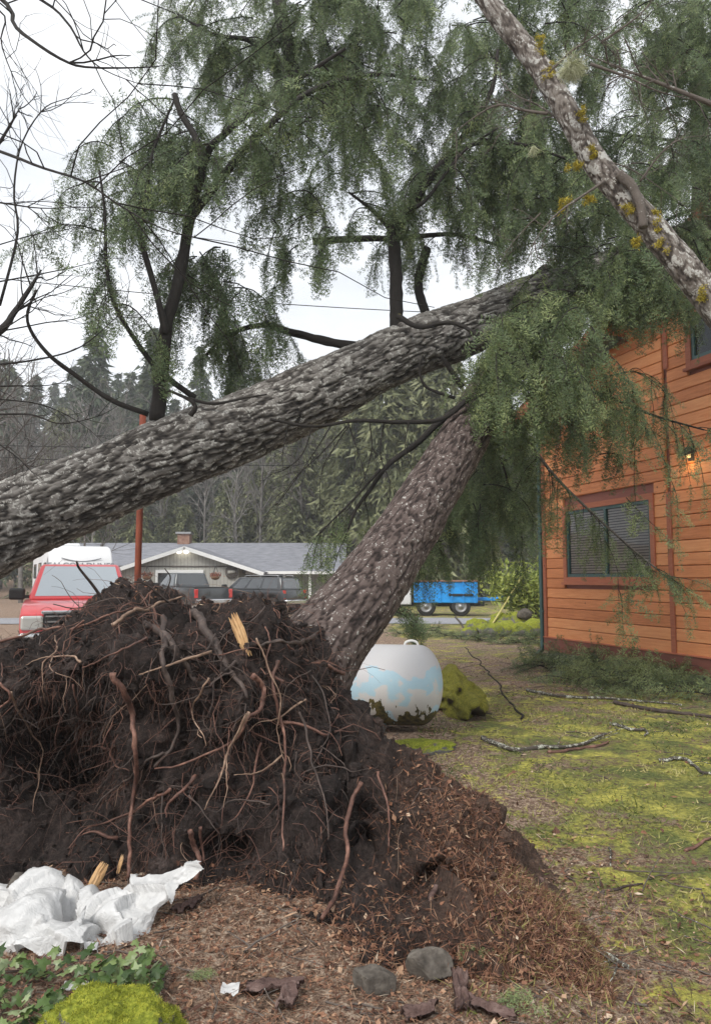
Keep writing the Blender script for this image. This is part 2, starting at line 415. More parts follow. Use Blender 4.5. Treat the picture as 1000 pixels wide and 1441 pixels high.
def grow(mb, p, d, L, r, lev, rng, bend=.25, up=.1, kids=(3, 5), sides=5, shrink=.62, segs=5, ang=(25, 60)):
    P = [np.array(p, float)]; d = norm(np.array(d, float))
    for k in range(segs):
        d = norm(d + rng.normal(size=3) * bend * .5 + np.array([0, 0, up * .4])); P.append(P[-1] + d * L / segs)
    P = np.array(P); tube(mb, P, np.linspace(r, r * .5 if lev else r * .3, segs + 1), max(3, sides), cap=False)
    if lev <= 0: return
    for c in range(rng.integers(kids[0], kids[1] + 1)):
        f = rng.uniform(.25, 1.0); i = min(int(f * segs), segs - 1); q = P[i] + (P[i + 1] - P[i]) * (f * segs - i)
        td = norm(P[i + 1] - P[i]); s = norm(np.cross(td, rng.normal(size=3)))
        a = R(rng.uniform(*ang)); nd = td * math.cos(a) + s * math.sin(a)
        grow(mb, q, nd, L * shrink * rng.uniform(.7, 1.15), r * (.55 if f < .8 else .5), lev - 1, rng, bend, up, kids, sides - 1, shrink, max(3, segs - 1), ang)
def copy_thing(o, loc, rz, sc=(1, 1, 1), label=None):
    c = o.copy(); COL.objects.link(c); c.location = loc; c.rotation_euler = (0, 0, rz); c.scale = sc
    if label: c['label'] = label
    for ch in list(o.children):
        k = ch.copy(); COL.objects.link(k); k.parent = c
        for g_ in list(ch.children):
            q = g_.copy(); COL.objects.link(q); q.parent = k
    return c
protos = []
for i, (nm, lab, grp, h, spread, lv, nb, per, droop, bl, top, lm) in enumerate((
    ('fir_tree', 'dark narrow fir standing in the hazy wood behind the house', 'dark firs of the far wood', 22, .15, 44, 7, 16, .35, .75, .9, FARG),
    ('fir_tree', 'tall ragged dark fir standing in the hazy wood at far left', 'ragged firs of the far wood', 24, .17, 36, 6, 17, .45, .85, .75, FARG),
    ('cedar_tree', 'olive green drooping cedar standing close behind the grey roofed house', 'olive cedars behind the house', 15, .24, 40, 8, 20, .55, .6, .55, FARO))):
    t_ = thing(nm, lab, 'tree', (0, -50, 0), group=grp)
    ROOT[t_.name] = np.zeros(3)
    conifer_mesh(50 + i, h, spread, lv, nb, per, droop, bl, top).build('crown', lm, t_, False, False)
    tube_mb = MB(); tube(tube_mb, catmull([(0, 0, -.5), (.1, 0, h * .5), (0, .1, h)], 9), np.linspace(.32, .03, 9), 7); tube_mb.build('trunk', M['far_bark'], t_, True, False)
    protos.append(t_)
for i in range(2):
    t_ = thing('bare_tree', ('pale grey leafless tree standing among the far conifers', 'slender leafless tree with ash grey twigs behind the house')[i], 'tree', (0, -50, 0), group=('leafless trees of the far wood', 'slender leafless trees behind the house')[i])
    ROOT[t_.name] = np.zeros(3); rg = np.random.default_rng(80 + i); b_ = MB()
    stem = catmull([(0, 0, -.5), (.2, .1, 5), (0, -.2, 10), (.3, 0, 14)], 14); s_ = MB(); tube(s_, stem, np.linspace(.2, .04, 14), 6); s_.build('trunk', M['grey_bark'], t_, True, False)
    for k in range(20):
        q = stem[rg.integers(4, 14)]; a = rg.uniform(0, 6.28)
        grow(b_, q, (math.cos(a), math.sin(a), 1.1), rg.uniform(2.2, 4.2), .075, 2, rg, .3, .2, (3, 5), 4, .6, 4)
    b_.build('limbs', M['grey_bark'], t_, True, False); protos.append(t_)
used = set()
ZONES = ((62, 'at the left edge'), (150, 'above the travel trailer'), (225, 'beside the rusty pole'), (300, 'above the house chimney'), (380, 'above the gable right slope'), (450, 'above the porch roof'), (560, 'just left of the leaning trunk'), (680, 'above the blue bed truck'), (9999, 'above the bright shrub'))
KIND = ('dark narrow fir', 'tall ragged dark fir', 'olive green drooping cedar', 'pale grey leafless tree', 'slender ash grey leafless tree')
def plant(k, px, d, sc, rz):
    if px < -45 or px > 770: return
    zone = next(z_ for lim, z_ in ZONES if px < lim)
    row = 'front row' if d < 59 else 'second row' if d < 73 else 'third row' if d < 89 else 'fourth row' if d < 109 else 'farthest row'
    label = '%s in far wood, %s, %s' % (KIND[k], row, zone)
    x = at(px, 815, d)[0]; loc = (x, d, float(gz(np.array([x]), np.array([d]))[0]) - .1)
    if k not in used:
        used.add(k); o = protos[k]; o.location = loc; o.rotation_euler = (0, 0, rz); o.scale = (sc,) * 3; o['label'] = label
    else: copy_thing(protos[k], loc, rz, (sc, sc, sc * random.uniform(.92, 1.1)), label)
rf = random.Random(5)
for row, (d, n) in enumerate(((66, 17), (80, 18), (98, 20), (120, 22))):
    for k in range(n):
        px = -140 + (k + rf.uniform(.1, .9)) * 1060 / n
        kind = rf.choice((0, 0, 1, 1, 2) if px < 380 else (0, 2, 2, 1, 2))
        tall = 1.0 if px < 330 else .92
        plant(kind, px, d + rf.uniform(-5, 5), tall * rf.uniform(.72, 1.05) * (1 if kind < 2 else 1.15), rf.uniform(0, 6))
for k in range(17):
    plant(k % 2, -40 + k * 28 + rf.uniform(-10, 10), rf.uniform(84, 96), rf.uniform(.8, 1.0), rf.uniform(0, 6))
for k in range(15):
    plant(2, 100 + k * 42 + rf.uniform(-14, 14), 55 + rf.uniform(-3, 4), rf.uniform(.5, .74), rf.uniform(0, 6))
for px, dd, sc in ((425, 50, .82), (470, 56, .95), (515, 52, .9), (555, 58, 1.0), (585, 47, 1.15), (600, 54, .9), (625, 46, 1.2), (645, 56, .95), (500, 48, 1.0), (545, 46, 1.1), (385, 60, .85)): plant(2, px, dd, sc, rf.uniform(0, 6))
for k in range(44):
    plant(3 + k % 2, -60 + k * 18 + rf.uniform(-25, 25), rf.uniform(49, 74), rf.uniform(.6, 1.0), rf.uniform(0, 6))

# ---------------------------------------------------------------- house across the road
def stripe_wall(name, col, sc):
    m, t, p, o = nodes(name); v = coords(t, 'world')
    w = N_(t, 'ShaderNodeTexWave', wave_type='BANDS', bands_direction='X', i_Scale=sc, i_Distortion=0.0); t.links.new(v, w.inputs['Vector'])
    gr = ramp(t, w.outputs['Fac'], [(.03, (.7,) * 3), (.1, (1, 1, 1))])
    n = noise(t, v, 1.3, 5); c = mixc(t, 1.0, ramp(t, n, [(.3, tuple(x * .85 for x in col)), (.7, col)]), gr, 'MULTIPLY')
    t.links.new(c, p.inputs['Base Color']); p.inputs['Roughness'].default_value = .8; bump(t, p, w.outputs['Fac'], .3, .02); return m
M['house_wall'] = stripe_wall('beige_grooved_siding', (.42, .41, .37), 1.6)
M['shingle'] = mat('grey_shingles', [(.3, (.14, .145, .165)), (.7, (.245, .25, .275))], 2.2, 8, .9, .5, 14, coord='world', stretch=(1, 1.6, 6))
M['brick'] = mat('chimney_brick', [(.3, (.16, .075, .05)), (.7, (.32, .2, .15))], 5, 5, .9)
M['white_trim'] = mat('white_trim', [(.2, (.68, .68, .66)), (.8, (.8, .8, .79))], 3, rough=.6)
H = thing('house', 'low beige house with grey shingle roof and white trimmed front gable across the road', 'house', (at(262, 815, 42)[0], 42, 0))
def prism(poly, y0, y1):
    mb = MB(); n = len(poly); V = [(x, y0, z) for x, z in poly] + [(x, y1, z) for x, z in poly]
    bm = bmesh.new(); vs = [bm.verts.new(v) for v in V]
    bm.faces.new(vs[:n]); bm.faces.new(vs[n:][::-1])
    for i in range(n): bm.faces.new((vs[i], vs[n + i], vs[n + (i + 1) % n], vs[(i + 1) % n]))
    bmesh.ops.recalc_face_normals(bm, faces=bm.faces); return mb.bm(bm)
def slab(a, b, c, d, th):
    """a roof slab from four corners (outline seen from above), thickness downwards"""
    a, b, c, d = map(np.array, (a, b, c, d)); n = norm(np.cross(b - a, d - a)); n = n if n[2] > 0 else -n
    V = [a, b, c, d] + [q - n * th for q in (a, b, c, d)]
    return MB().add(V, [(0, 1, 2, 3), (7, 6, 5, 4), (0, 4, 5, 1), (1, 5, 6, 2), (2, 6, 7, 3), (3, 7, 4, 0)])
pk, eL, eR = at(260, 768, 40), at(150, 804, 40), at(372, 805, 40)
zr, zE = at(260, 764, 46.5)[2], at(420, 804, 41.6)[2]
xl, xr_ = at(60, 800, 42)[0], at(486, 800, 42)[0]
wl, wr = at(164, 800, 40.3)[0], at(336, 800, 40.3)[0]
prism([(wl, -.1), (wr, -.1), (wr, pk[2] - (wr - pk[0]) * (pk[2] - eR[2]) / (eR[0] - pk[0]) - .1), (pk[0], pk[2] - .12), (wl, pk[2] - (pk[0] - wl) * (pk[2] - eL[2]) / (pk[0] - eL[0]) - .1)], 40.35, 46).build('front_wall', M['house_wall'], H, False)
prism([(xl + .5, -.1), (xr_ - .5, -.1), (xr_ - .5, zE - .05), (xl + .5, zE - .05)], 44.0, 50.5).build('rear_wall', M['house_wall'], H, False)
rf_ = slab((xl, 41.6, zE), (xr_, 41.6, zE), (xr_, 46.5, zr), (xl, 46.5, zr), .12).build('roof', M['shingle'], H, False)
slab((xl, 51.2, zE), (xr_, 51.2, zE), (xr_, 46.5, zr), (xl, 46.5, zr), .12).build('roof_back', M['shingle'], H, False)
for nm, e in (('gable_roof', eL), ('gable_roof', eR)):
    slab((pk[0], 39.95, pk[2]), (e[0], 39.95, e[2]), (e[0], 42.4, e[2] + .02), (pk[0], 46.4, pk[2] + .05), .1).build(nm, M['shingle'], H, False)
    a, b = np.array([pk[0], 39.9, pk[2] - .02]), np.array([e[0], 39.9, e[2] - .02])
    slab(a, b, b + [0, .06, 0], a + [0, .06, 0], .2).build('fascia_board', M['white_trim'], H, False)
slab((wr + .2, 41.5, zE + .01), (xr_, 41.5, zE + .01), (xr_, 41.58, zE + .01), (wr + .2, 41.58, zE + .01), .16).build('eave_board', M['white_trim'], H, False)
cb = MB(); box(cb, (at(260, 760, 46.6)[0], 46.6, zr + .1), (.75, .7, .9)); ch = cb.build('chimney', M['brick'], H, False)
cb = MB(); box(cb, (at(260, 760, 46.6)[0], 46.6, zr + .61), (.95, .9, .12)); cb.build('chimney_cap', M['steel'], ch, False)
w0, w1 = at(222, 806, 40.3), at(284, 806, 40.3); wz = w0[2] + .02
wf = MB()
for c, s in (((w0[0] + w1[0]) / 2, (w1[0] - w0[0] + .2)),): box(wf, (c, 40.3, wz + .05), (s, .12, .16)); box(wf, (c, 40.3, .95), (s, .12, .12))
for xx_ in (w0[0] - .04, w0[0] + .75, w1[0] - .75, w1[0] + .04): box(wf, (xx_, 40.29, (wz + .95) / 2), (.12, .12, wz - .9))
wfo = wf.build('window', M['white_trim'], H, False)
for a_, b_ in ((w0[0], w0[0] + .72), (w0[0] + .8, w1[0] - .8), (w1[0] - .72, w1[0])):
    gm = MB(); box(gm, ((a_ + b_) / 2, 40.33, (wz + .98) / 2), (b_ - a_, .02, wz - .98)); gm.build('pane', M['glass'], wfo, False)
tb = MB(); box(tb, ((wl + wr) / 2, 40.33, at(260, 797, 40.3)[2]), (wr - wl - .1, .05, .07)); tb.build('band_board', M['far_bark'], H, False)
for px in (400, 436, 470):
    q = at(px, 815, 41.9); pm = MB(); box(pm, (q[0], 41.9, (zE - .1) / 2), (.14, .14, zE - .1)); pm.build('porch_post', M['white_trim'], H, False)
dm = MB(); box(dm, (at(384, 815, 43.9)[0], 43.95, 1.0), (1.5, .06, 1.9)); dm.build('porch_door', M['black_plastic'], H, False)
pm = MB(); q = at(326, 805, 40.25); lathe(pm, [(0, -.03), (.34, -.03), (.36, 0), (.34, .02)], 20, 'y', q); pl = pm.build('wall_plaque', M['far_bark'], H)
pm = MB(); box(pm, q + np.array([0, -.05, 0]), (.4, .03, .16)); pm.build('plaque_panel', M['house_wall'], pl)
lm_ = MB()
for s_ in (-1, 1): lathe(lm_, [(0, 0), (.1, 0), (.13, -.2), (0, -.2)], 10, 'y', at(258 + s_ * 5, 776, 40.2))
M['porch_bulb'] = mat('lit_bulb', [(.9, .9, .85)], emit=((1, .93, .8), 3.0))
lm_.build('floodlight', M['porch_bulb'], H)
M['wicker'] = mat('wicker', [(.3, (.12, .06, .03)), (.7, (.26, .14, .07))], 20)
LEAFR = leaf_mat('basket_plants', [(0, (.05, .05, .02)), (.5, (.3, .09, .06)), (1, (.5, .2, .12))])
for i, px in enumerate((207, 303)):
    q = at(px, 811, 39.4)
    hb = thing('hanging_basket', ('hanging basket of faded plants under the left side of the gable', 'hanging basket with reddish flowers right of the wide white window')[i], 'basket', (q[0], q[1], q[2] - .2), group='baskets hanging on the house front')
    b_ = MB(); lathe(b_, [(.02, -.2), (.18, -.15), (.27, 0), (.25, .0), (0, -.02)], 14, 'z', q); b_.build('bowl', M['wicker'], hb)
    b_ = MB()
    for k in range(3):
        a = k * 2.1; tube(b_, [q + [.25 * math.cos(a), .25 * math.sin(a), 0], q + [0, 0, .55]], .012, 4)
    b_.build('hanger', M['black_plastic'], hb)
    r = np.random.default_rng(i); pos = q + r.normal(size=(160, 3)) * [.16, .16, .07] + [0, 0, .08]
    tri = blades(pos, norm(r.normal(size=(160, 3))), r.uniform(.06, .14, 160), r.uniform(.02, .05, 160), r)
    MB().add(tri.reshape(-1, 3), None, np.arange(480).reshape(-1, 3), None, np.repeat(r.uniform(0, 1, 160), 3)).build('plants', LEAFR, hb, False)
q = gp(421, 866); q = at(421, 862, 36); q[2] = 0
bb = MB(); lathe(bb, [(.2, 0), (.2, .06), (.07, .12), (.06, .55), (.1, .62), (.36, .7), (.38, .76), (.3, .72), (0, .68)], 16, 'z', q)
bb.solo('bird_bath', M['black_plastic'], 'dark pedestal bird bath in front of the porch', 'bird bath')

# ---------------------------------------------------------------- vehicles (local: x forward, y left, z up)
def wheel(parent, x, y, r, w, rim=M['steel']):
    t_ = MB(); lathe(t_, [(r * .62, -w / 2), (r * .93, -w / 2), (r, -w * .33), (r, w * .33), (r * .93, w / 2), (r * .62, w / 2)], 22, 'y', (x, y, r)); wo_ = t_.build('wheel', M['rubber'], parent, True, False)
    sgn = 1 if y > 0 else -1
    t_ = MB(); lathe(t_, [(0, sgn * w * .3), (r * .18, sgn * w * .34), (r * .2, sgn * w * .22), (r * .5, sgn * w * .3), (r * .62, sgn * w * .42), (r * .63, -sgn * w * .4)], 18, 'y', (x, y, r)); t_.build('rim', rim, wo_, True, False)
def arch(cx, r, z0, n=9): return [(cx + r * math.cos(a), max(z0, r * .9 + r * math.sin(a) - r * .42)) for a in np.linspace(math.pi * .96, math.pi * .04, n)]
def quad_panel(mb, c, u0, u1, v0, v1, off):
    """panel inset on a bilinear face c00,c10,c11,c01, lifted off"""
    c = [np.array(x, float) for x in c]
    f = lambda u, v: c[0] * (1 - u) * (1 - v) + c[1] * u * (1 - v) + c[2] * u * v + c[3] * (1 - u) * v
    n = norm(np.cross(c[1] - c[0], c[3] - c[0])); P = [f(u0, v0), f(u1, v0), f(u1, v1), f(u0, v1)]
    V = [p + n * off for p in P] + [p - n * .01 for p in P]
    mb.add(V, [(0, 1, 2, 3), (0, 4, 5, 1), (1, 5, 6, 2), (2, 6, 7, 3), (3, 7, 4, 0)]); return mb
def car_paint(name, col):
    m, t, p, o = nodes(name); v = coords(t, 'Object'); n = noise(t, v, 3, 5)
    t.links.new(ramp(t, n, [(.3, tuple(c * .8 for c in col)), (.7, col)]), p.inputs['Base Color'])
    p.inputs['Roughness'].default_value = .32; p.inputs['Coat Weight'].default_value = .7; p.inputs['Coat Roughness'].default_value = .08; return m
def vehicle(name, label, cat, loc, rz, col, kind='pickup', shield=None, scale=1.0):
    t_ = thing(name, label, cat, loc, rz, None); t_.scale = (scale,) * 3
    pt = car_paint(name + '_paint', col); B = lambda mb, nm, mt, par=None, sm=False: mb.build(nm, mt, par or t_, sm, False)
    r = .40; zb = .46
    fx, rx = 1.85, -1.75
    def arc(cx): return [(cx + s, z) for s, z in [(-.5, zb), (-.47, .62), (-.34, .82), (-.13, .92), (.13, .92), (.34, .82), (.47, .62), (.5, zb)]]
    suv = kind == 'suv'
    if suv: prof = [(-2.45, .55), (-2.5, .95), (-2.42, 1.16), (1.0, 1.16), (2.25, 1.04), (2.5, .92), (2.55, .5), (2.4, zb)]
    else: prof = [(-2.85, .55), (-2.88, .9), (-2.85, 1.2), (-.7, 1.22), (1.15, 1.22), (2.0, 1.19), (2.55, 1.1), (2.74, 1.0), (2.8, .55), (2.6, zb)]
    prof = prof + arc(fx)[::-1] + arc(rx)[::-1] + [(prof[0][0] + .15, zb)]
    tp = lambda x, z: (1 - .05 * max(0, (x - 1.2) / 1.6)) * (1 - .04 * max(0, (z - .9)) - .03 * max(0, .8 - z))
    mb = MB(); extrude_poly(mb, prof, .99, .05, 2, taper=tp); body = mb.build('body', pt, t_, True, False, autosmooth=40)
    # cab
    zc, zt = (1.15, 1.78) if suv else (1.21, 1.9)
    b0, b1, t0_, t1_, hb, ht = (-2.35, 1.1, -2.15, .35, .92, .74) if suv else (-.75, 1.28, -.5, .42, .92, .74)
    bm = bmesh.new(); vs = [bm.verts.new(v) for v in ((b0, -hb, zc), (b1, -hb, zc), (b1, hb, zc), (b0, hb, zc), (t0_, -ht, zt), (t1_, -ht, zt), (t1_, ht, zt), (t0_, ht, zt))]
    for f in ((3, 2, 1, 0), (4, 5, 6, 7), (0, 1, 5, 4), (1, 2, 6, 5), (2, 3, 7, 6), (3, 0, 4, 7)): bm.faces.new([vs[k] for k in f])
    c8 = [np.array(v.co) for v in vs]
    bmesh.ops.bevel(bm, geom=list(bm.edges), offset=.07, segments=3, affect='EDGES', profile=.5)
    B(MB().bm(bm), 'cab', pt, sm=True).data.set_sharp_from_angle(angle=R(35))
    B(quad_panel(MB(), (c8[1], c8[2], c8[6], c8[5]), .06, .94, .1, .93, .006), 'windshield', shield or M['glass'])
    B(quad_panel(MB(), (c8[3], c8[0], c8[4], c8[7]), .1, .9, .15, .88, .006), 'rear_window', M['glass'])
    for face in ((c8[0], c8[1], c8[5], c8[4]), (c8[2], c8[3], c8[7], c8[6])):
        sp = ((.08, .36), (.4, .64), (.68, .9)) if suv else ((.1, .46), (.52, .9))
        if face[0][0] > 0: sp = [(1 - b, 1 - a) for a, b in sp]
        for a, b in sp: B(quad_panel(MB(), face, a, b, .16, .88, .006), 'side_window', M['glass'])
    for x in (fx, rx):
        for y in (-.84, .84): wheel(t_, x, y, r, .27)
    xf = 2.55 if suv else 2.8
    for s in (-1, 1):
        m_ = MB(); box(m_, (xf - .1, s * .74, .86), (.24, .36, .24), bev=.04, seg=2); B(m_, 'headlight', M['lamp_clear'])
        m_ = MB(); box(m_, (prof[0][0] + .04, s * .86, .95), (.14, .2, .4), bev=.02); B(m_, 'tail_light', M['lamp_red'])
        m_ = MB(); box(m_, (.98, s * 1.12, 1.32), (.16, .28, .22), bev=.04, seg=2); box(m_, (1.0, s * .98, 1.27), (.07, .2, .06)); B(m_, 'mirror', M['black_plastic'])
        m_ = MB(); box(m_, (.1, s * .985, 1.0), (.18, .03, .04)); B(m_, 'door_handle', M['chrome'])
    gr = MB(); box(gr, (xf - .06, 0, .88), (.16, 1.12, .3), bev=.03); gro = B(gr, 'grille', M['black_plastic'])
    for k in range(3):
        m_ = MB(); box(m_, (xf + .03, 0, .79 + k * .09), (.03, 1.05, .025)); B(m_, 'grille_bar', M['chrome'], gro)
    m_ = MB(); box(m_, (xf - .02, 0, 1.04), (.12, 1.2, .05), bev=.015); B(m_, 'grille_trim', M['chrome'])
    m_ = MB(); box(m_, (xf + .02, 0, .58), (.26, 1.9, .24), bev=.06, seg=2); B(m_, 'front_bumper', M['black_plastic'] if suv else M['chrome'])
    m_ = MB(); box(m_, (prof[0][0] - .08, 0, .6), (.2, 1.85, .22), bev=.05, seg=2); B(m_, 'rear_bumper', M['chrome'])
    if suv:
        for s in (-1, 1):
            m_ = MB(); tube(m_, catmull([(-1.9, s * .62, 1.78), (-1.75, s * .62, 1.86), (-.1, s * .62, 1.86), (.1, s * .62, 1.78)], 14), .022, 6); B(m_, 'roof_rail', M['steel'])
        for x in (-1.5, -.4): m_ = MB(); tube(m_, [(x, -.62, 1.87), (x, .62, 1.87)], .02, 6); B(m_, 'roof_bar', M['steel'])
    else:
        m_ = MB(); box(m_, (-1.8, 0, 1.225), (1.95, 1.6, .03)); B(m_, 'bed_cover', M['black_plastic'])
    return t_
p = at(108, 815, 16.2); vehicle('red_pickup_truck', 'red pickup truck facing the yard behind the root plate', 'pickup', (-5.72, 15.6, 0), R(-70), (.55, .02, .025), shield=M['windshield'])
p = at(255, 815, 36); vehicle('dark_pickup_truck', 'dark grey pickup truck parked in front of the wide white window', 'pickup', (p[0] + .2, 36.2, 0), R(128), (.05, .055, .06))
p = at(358, 815, 35.5); vehicle('dark_sport_utility_vehicle', 'black sport utility vehicle with roof rails beside the porch', 'car', (p[0], 35.5, 0), R(150), (.02, .022, .025), 'suv', scale=.95)

# travel trailer
M['trailer_white'] = mat('trailer_white', [(.2, (.6, .61, .62)), (.8, (.74, .74, .74))], 1.5, rough=.35, spec=.5)
M['trailer_grey'] = mat('trailer_grey', [(.3, (.16, .17, .19)), (.7, (.26, .27, .29))], 2, rough=.4)
q = at(122, 815, 31)
TR = thing('travel_trailer', 'white travel trailer with rounded front cap parked behind the red pickup', 'trailer', (q[0] - 1.3, 32.6, 0), R(-62))
B = lambda mb, nm, mt, par=None, sm=False: mb.build(nm, mt, par or TR, sm, False)
pr_ = [(-3.6, .65), (-3.6, 2.8), (-3.4, 2.95), (2.3, 2.95), (2.75, 2.87), (3.1, 2.65), (3.32, 2.3), (3.42, 1.85), (3.42, 1.3), (3.3, .85), (3.1, .65)]
B(extrude_poly(MB(), pr_, 1.2, .08, 3), 'body', M['trailer_white'], sm=True).data.set_sharp_from_angle(angle=R(32))
m_ = MB(); box(m_, (-.1, 0, .78), (6.0, 2.42, .3)); B(m_, 'skirt_panel', M['trailer_grey'])
m_ = MB()
for s in (-1, 1):
    m_.add([(2.9, s * 1.206, 2.5), (1.2, s * 1.206, 1.5), (-2.5, s * 1.206, 1.25), (-2.5, s * 1.206, 1.05), (1.4, s * 1.206, 1.25), (3.1, s * 1.206, 2.2)], [(0, 1, 4, 5), (1, 2, 3, 4)])
B(m_, 'side_stripe', M['trailer_grey'])
for x, w_, z_, h_ in ((1.9, .7, 1.95, .55), (-.1, 1.1, 1.95, .6), (-2.3, 1.0, 1.95, .55)):
    m_ = MB(); box(m_, (x, -1.2, z_), (w_ + .1, .04, h_ + .1), bev=.015); fo = B(m_, 'window', M['black_plastic'])
    m_ = MB(); box(m_, (x, -1.222, z_), (w_, .02, h_)); B(m_, 'pane', M['glass'], fo)
m_ = MB(); box(m_, (.9, -1.2, 1.55), (.62, .03, 1.75), bev=.01); B(m_, 'door', M['trailer_white'])
for x in (-.6, -1.4): 
    for y in (-1.0, 1.0): wheel(TR, x, y, .34, .22)
m_ = MB(); box(m_, (-.5, 0, 3.05), (1.0, .8, .22), bev=.05); B(m_, 'roof_unit', M['trailer_white'])
m_ = MB(); box(m_, (3.9, 0, .5), (1.4, .14, .12)); B(m_, 'hitch', M['black_plastic'])
cu = bpy.data.curves.new('lettering', 'FONT'); cu.body = 'FALCON DUNES'; cu.size = .34; cu.align_x = 'CENTER'; cu.extrude = .004; cu.offset = .008
to = bpy.data.objects.new('lettering', cu); me_ = bpy.data.meshes.new_from_object(to); bpy.data.objects.remove(to)
me_.name = 'lettering'; me_.materials.clear(); me_.materials.append(M['trailer_grey'])
lo_ = bpy.data.objects.new('lettering', me_); COL.objects.link(lo_); lo_.parent = TR
lo_.rotation_euler = Matrix(((0, -.28, .96), (1, 0, 0), (0, .96, .28))).to_euler(); lo_.location = (3.395, 0, 2.02)
sw = MB(); ys = np.linspace(-.75, .75, 16); tube(sw, np.stack([3.30 - ys * 0 - .1 * np.abs(ys) * 0, ys, 2.5 - .14 * np.cos(ys * 2)], -1) + [.02, 0, -.06], .02, 5); B(sw, 'cap_swoosh', M['trailer_grey'])

# blue dump bed truck beyond the road
BT = thing('blue_bed_truck', 'white truck with a bright blue box bed parked beyond the gravel road', 'truck', (at(622, 815, 33.5)[0], 33.5, 0), R(176))
B = lambda mb, nm, mt, par=None, sm=False: mb.build(nm, mt, par or BT, sm, False)
M['blue_paint'] = mat('bright_blue_paint', [(.25, (.015, .16, .42)), (.6, (.02, .3, .75))], 2.2, 6, .5, .3, 10)
m_ = MB(); box(m_, (-.1, 0, 1.03), (2.75, 1.9, .92), bev=.03); bed = B(m_, 'bed', M['blue_paint'])
for k in range(6):
    m_ = MB(); box(m_, (-1.35 + k * .5, .97, 1.03), (.07, .06, .9)); B(m_, 'rib', M['blue_paint'], bed)
m_ = MB(); box(m_, (-.1, 0, 1.52), (2.85, 2.0, .07), bev=.01); B(m_, 'top_rail', M['brick'], bed)
m_ = MB(); extrude_poly(m_, [(1.4, .5), (1.4, 1.75), (1.9, 1.8), (2.5, 1.1), (3.0, 1.0), (3.05, .5)], .92, .05, 2); B(m_, 'cab', M['trailer_white'], sm=True).data.set_sharp_from_angle(angle=R(35))
m_ = MB(); box(m_, (0, 0, .5), (3.6, .9, .16)); B(m_, 'chassis', M['black_plastic'])
for x in (-.75, .75, 2.3):
    for y in (-.8, .8): wheel(BT, x, y, .42, .25)
for s in (-1, 1): m_ = MB(); box(m_, (-.75, s * .98, .92), (1.05, .06, .1), bev=.02); B(m_, 'fender', M['black_plastic'])
m_ = MB(); box(m_, (-2.1, 0, .72), (1.3, .5, .14), bev=.02); box(m_, (-2.6, 0, .78), (.3, 1.2, .22), bev=.03); B(m_, 'tow_frame', M['blue_paint'])
# ---------------------------------------------------------------- cabin on the right (wall frame: s along the wall towards the viewer, n outwards)
WA = at(767, 815, 16.0); WA[2] = 0
WU = norm(np.array([.316, -.949, 0])); WN = norm(np.array([-.949, -.316, 0]))
def wall(s, z, n=0.0): return WA + WU * s + np.array([0, 0, z]) + WN * n
def wallpx(px, py):
    v = ray(px, py); o = np.array([0, 0, CAMH]); k = ((WA - o) @ WN) / (v @ WN); P = o + v * k
    return (P - WA) @ WU, P[2]
def wprism(mb, s0, s1, cs):
    """cross-section (n,z) swept along the wall"""
    k = len(cs); V = [wall(s0, z, n) for n, z in cs] + [wall(s1, z, n) for n, z in cs]
    bm = bmesh.new(); vs = [bm.verts.new(v) for v in V]
    bm.faces.new(vs[:k]); bm.faces.new(vs[k:][::-1])
    for i in range(k): bm.faces.new((vs[i], vs[k + i], vs[k + (i + 1) % k], vs[(i + 1) % k]))
    bmesh.ops.recalc_face_normals(bm, faces=bm.faces); return mb.bm(bm)
def wbox(mb, s0, s1, z0, z1, n0, n1): return wprism(mb, s0, s1, [(n0, z0), (n1, z0), (n1, z1), (n0, z1)])
def cedar(name, a, b, c):
    m, t, p, o = nodes(name)
    oi = N_(t, 'ShaderNodeObjectInfo').outputs['Random']
    v0 = N_(t, 'ShaderNodeTexCoord').outputs['Object']
    rot = N_(t, 'ShaderNodeMapping'); rot.inputs['Rotation'].default_value = (0, 0, R(71.6)); t.links.new(v0, rot.inputs['Vector'])
    ad = N_(t, 'ShaderNodeVectorMath', operation='ADD'); t.links.new(rot.outputs[0], ad.inputs[0])
    cx = N_(t, 'ShaderNodeCombineXYZ'); t.links.new(math_(t, 'MULTIPLY', oi, 37.0), cx.inputs['X']); t.links.new(cx.outputs[0], ad.inputs[1])
    st = N_(t, 'ShaderNodeMapping'); st.inputs['Scale'].default_value = (.7, 6, 9); t.links.new(ad.outputs[0], st.inputs['Vector'])
    g = noise(t, st.outputs[0], 3.5, 8, .65, .8); n = noise(t, ad.outputs[0], 1.2, 4)
    col = ramp(t, math_(t, 'ADD', math_(t, 'MULTIPLY', g, .7), math_(t, 'MULTIPLY', oi, .3)), [(.28, a), (.5, b), (.75, c)])
    kn = N_(t, 'ShaderNodeTexVoronoi', i_Scale=2.6); t.links.new(ad.outputs[0], kn.inputs['Vector'])
    col = mixc(t, ramp(t, kn.outputs['Distance'], [(.03, (1, 1, 1)), (.07, (0, 0, 0))]), col, tuple(x * .25 for x in a))
    t.links.new(col, p.inputs['Base Color']); p.inputs['Roughness'].default_value = .55; p.inputs['Specular IOR Level'].default_value = .25
    bump(t, p, g, .25, .006); return m
M['cedar'] = cedar('orange_cedar', (.44, .15, .055), (.62, .235, .092), (.74, .34, .145))
M['trim_red'] = cedar('red_brown_trim', (.26, .08, .042), (.36, .115, .06), (.46, .16, .085))
M['skirt'] = cedar('dark_red_skirt', (.16, .055, .04), (.22, .075, .053), (.28, .1, .07))
M['green_metal'] = mat('dark_green_metal', [(.3, (.018, .06, .058)), (.7, (.035, .095, .09))], 4, rough=.45, spec=.5)
M['concrete'] = mat('concrete', [(.3, (.16, .155, .145)), (.7, (.30, .29, .27))], 6, 6, .9, .4)
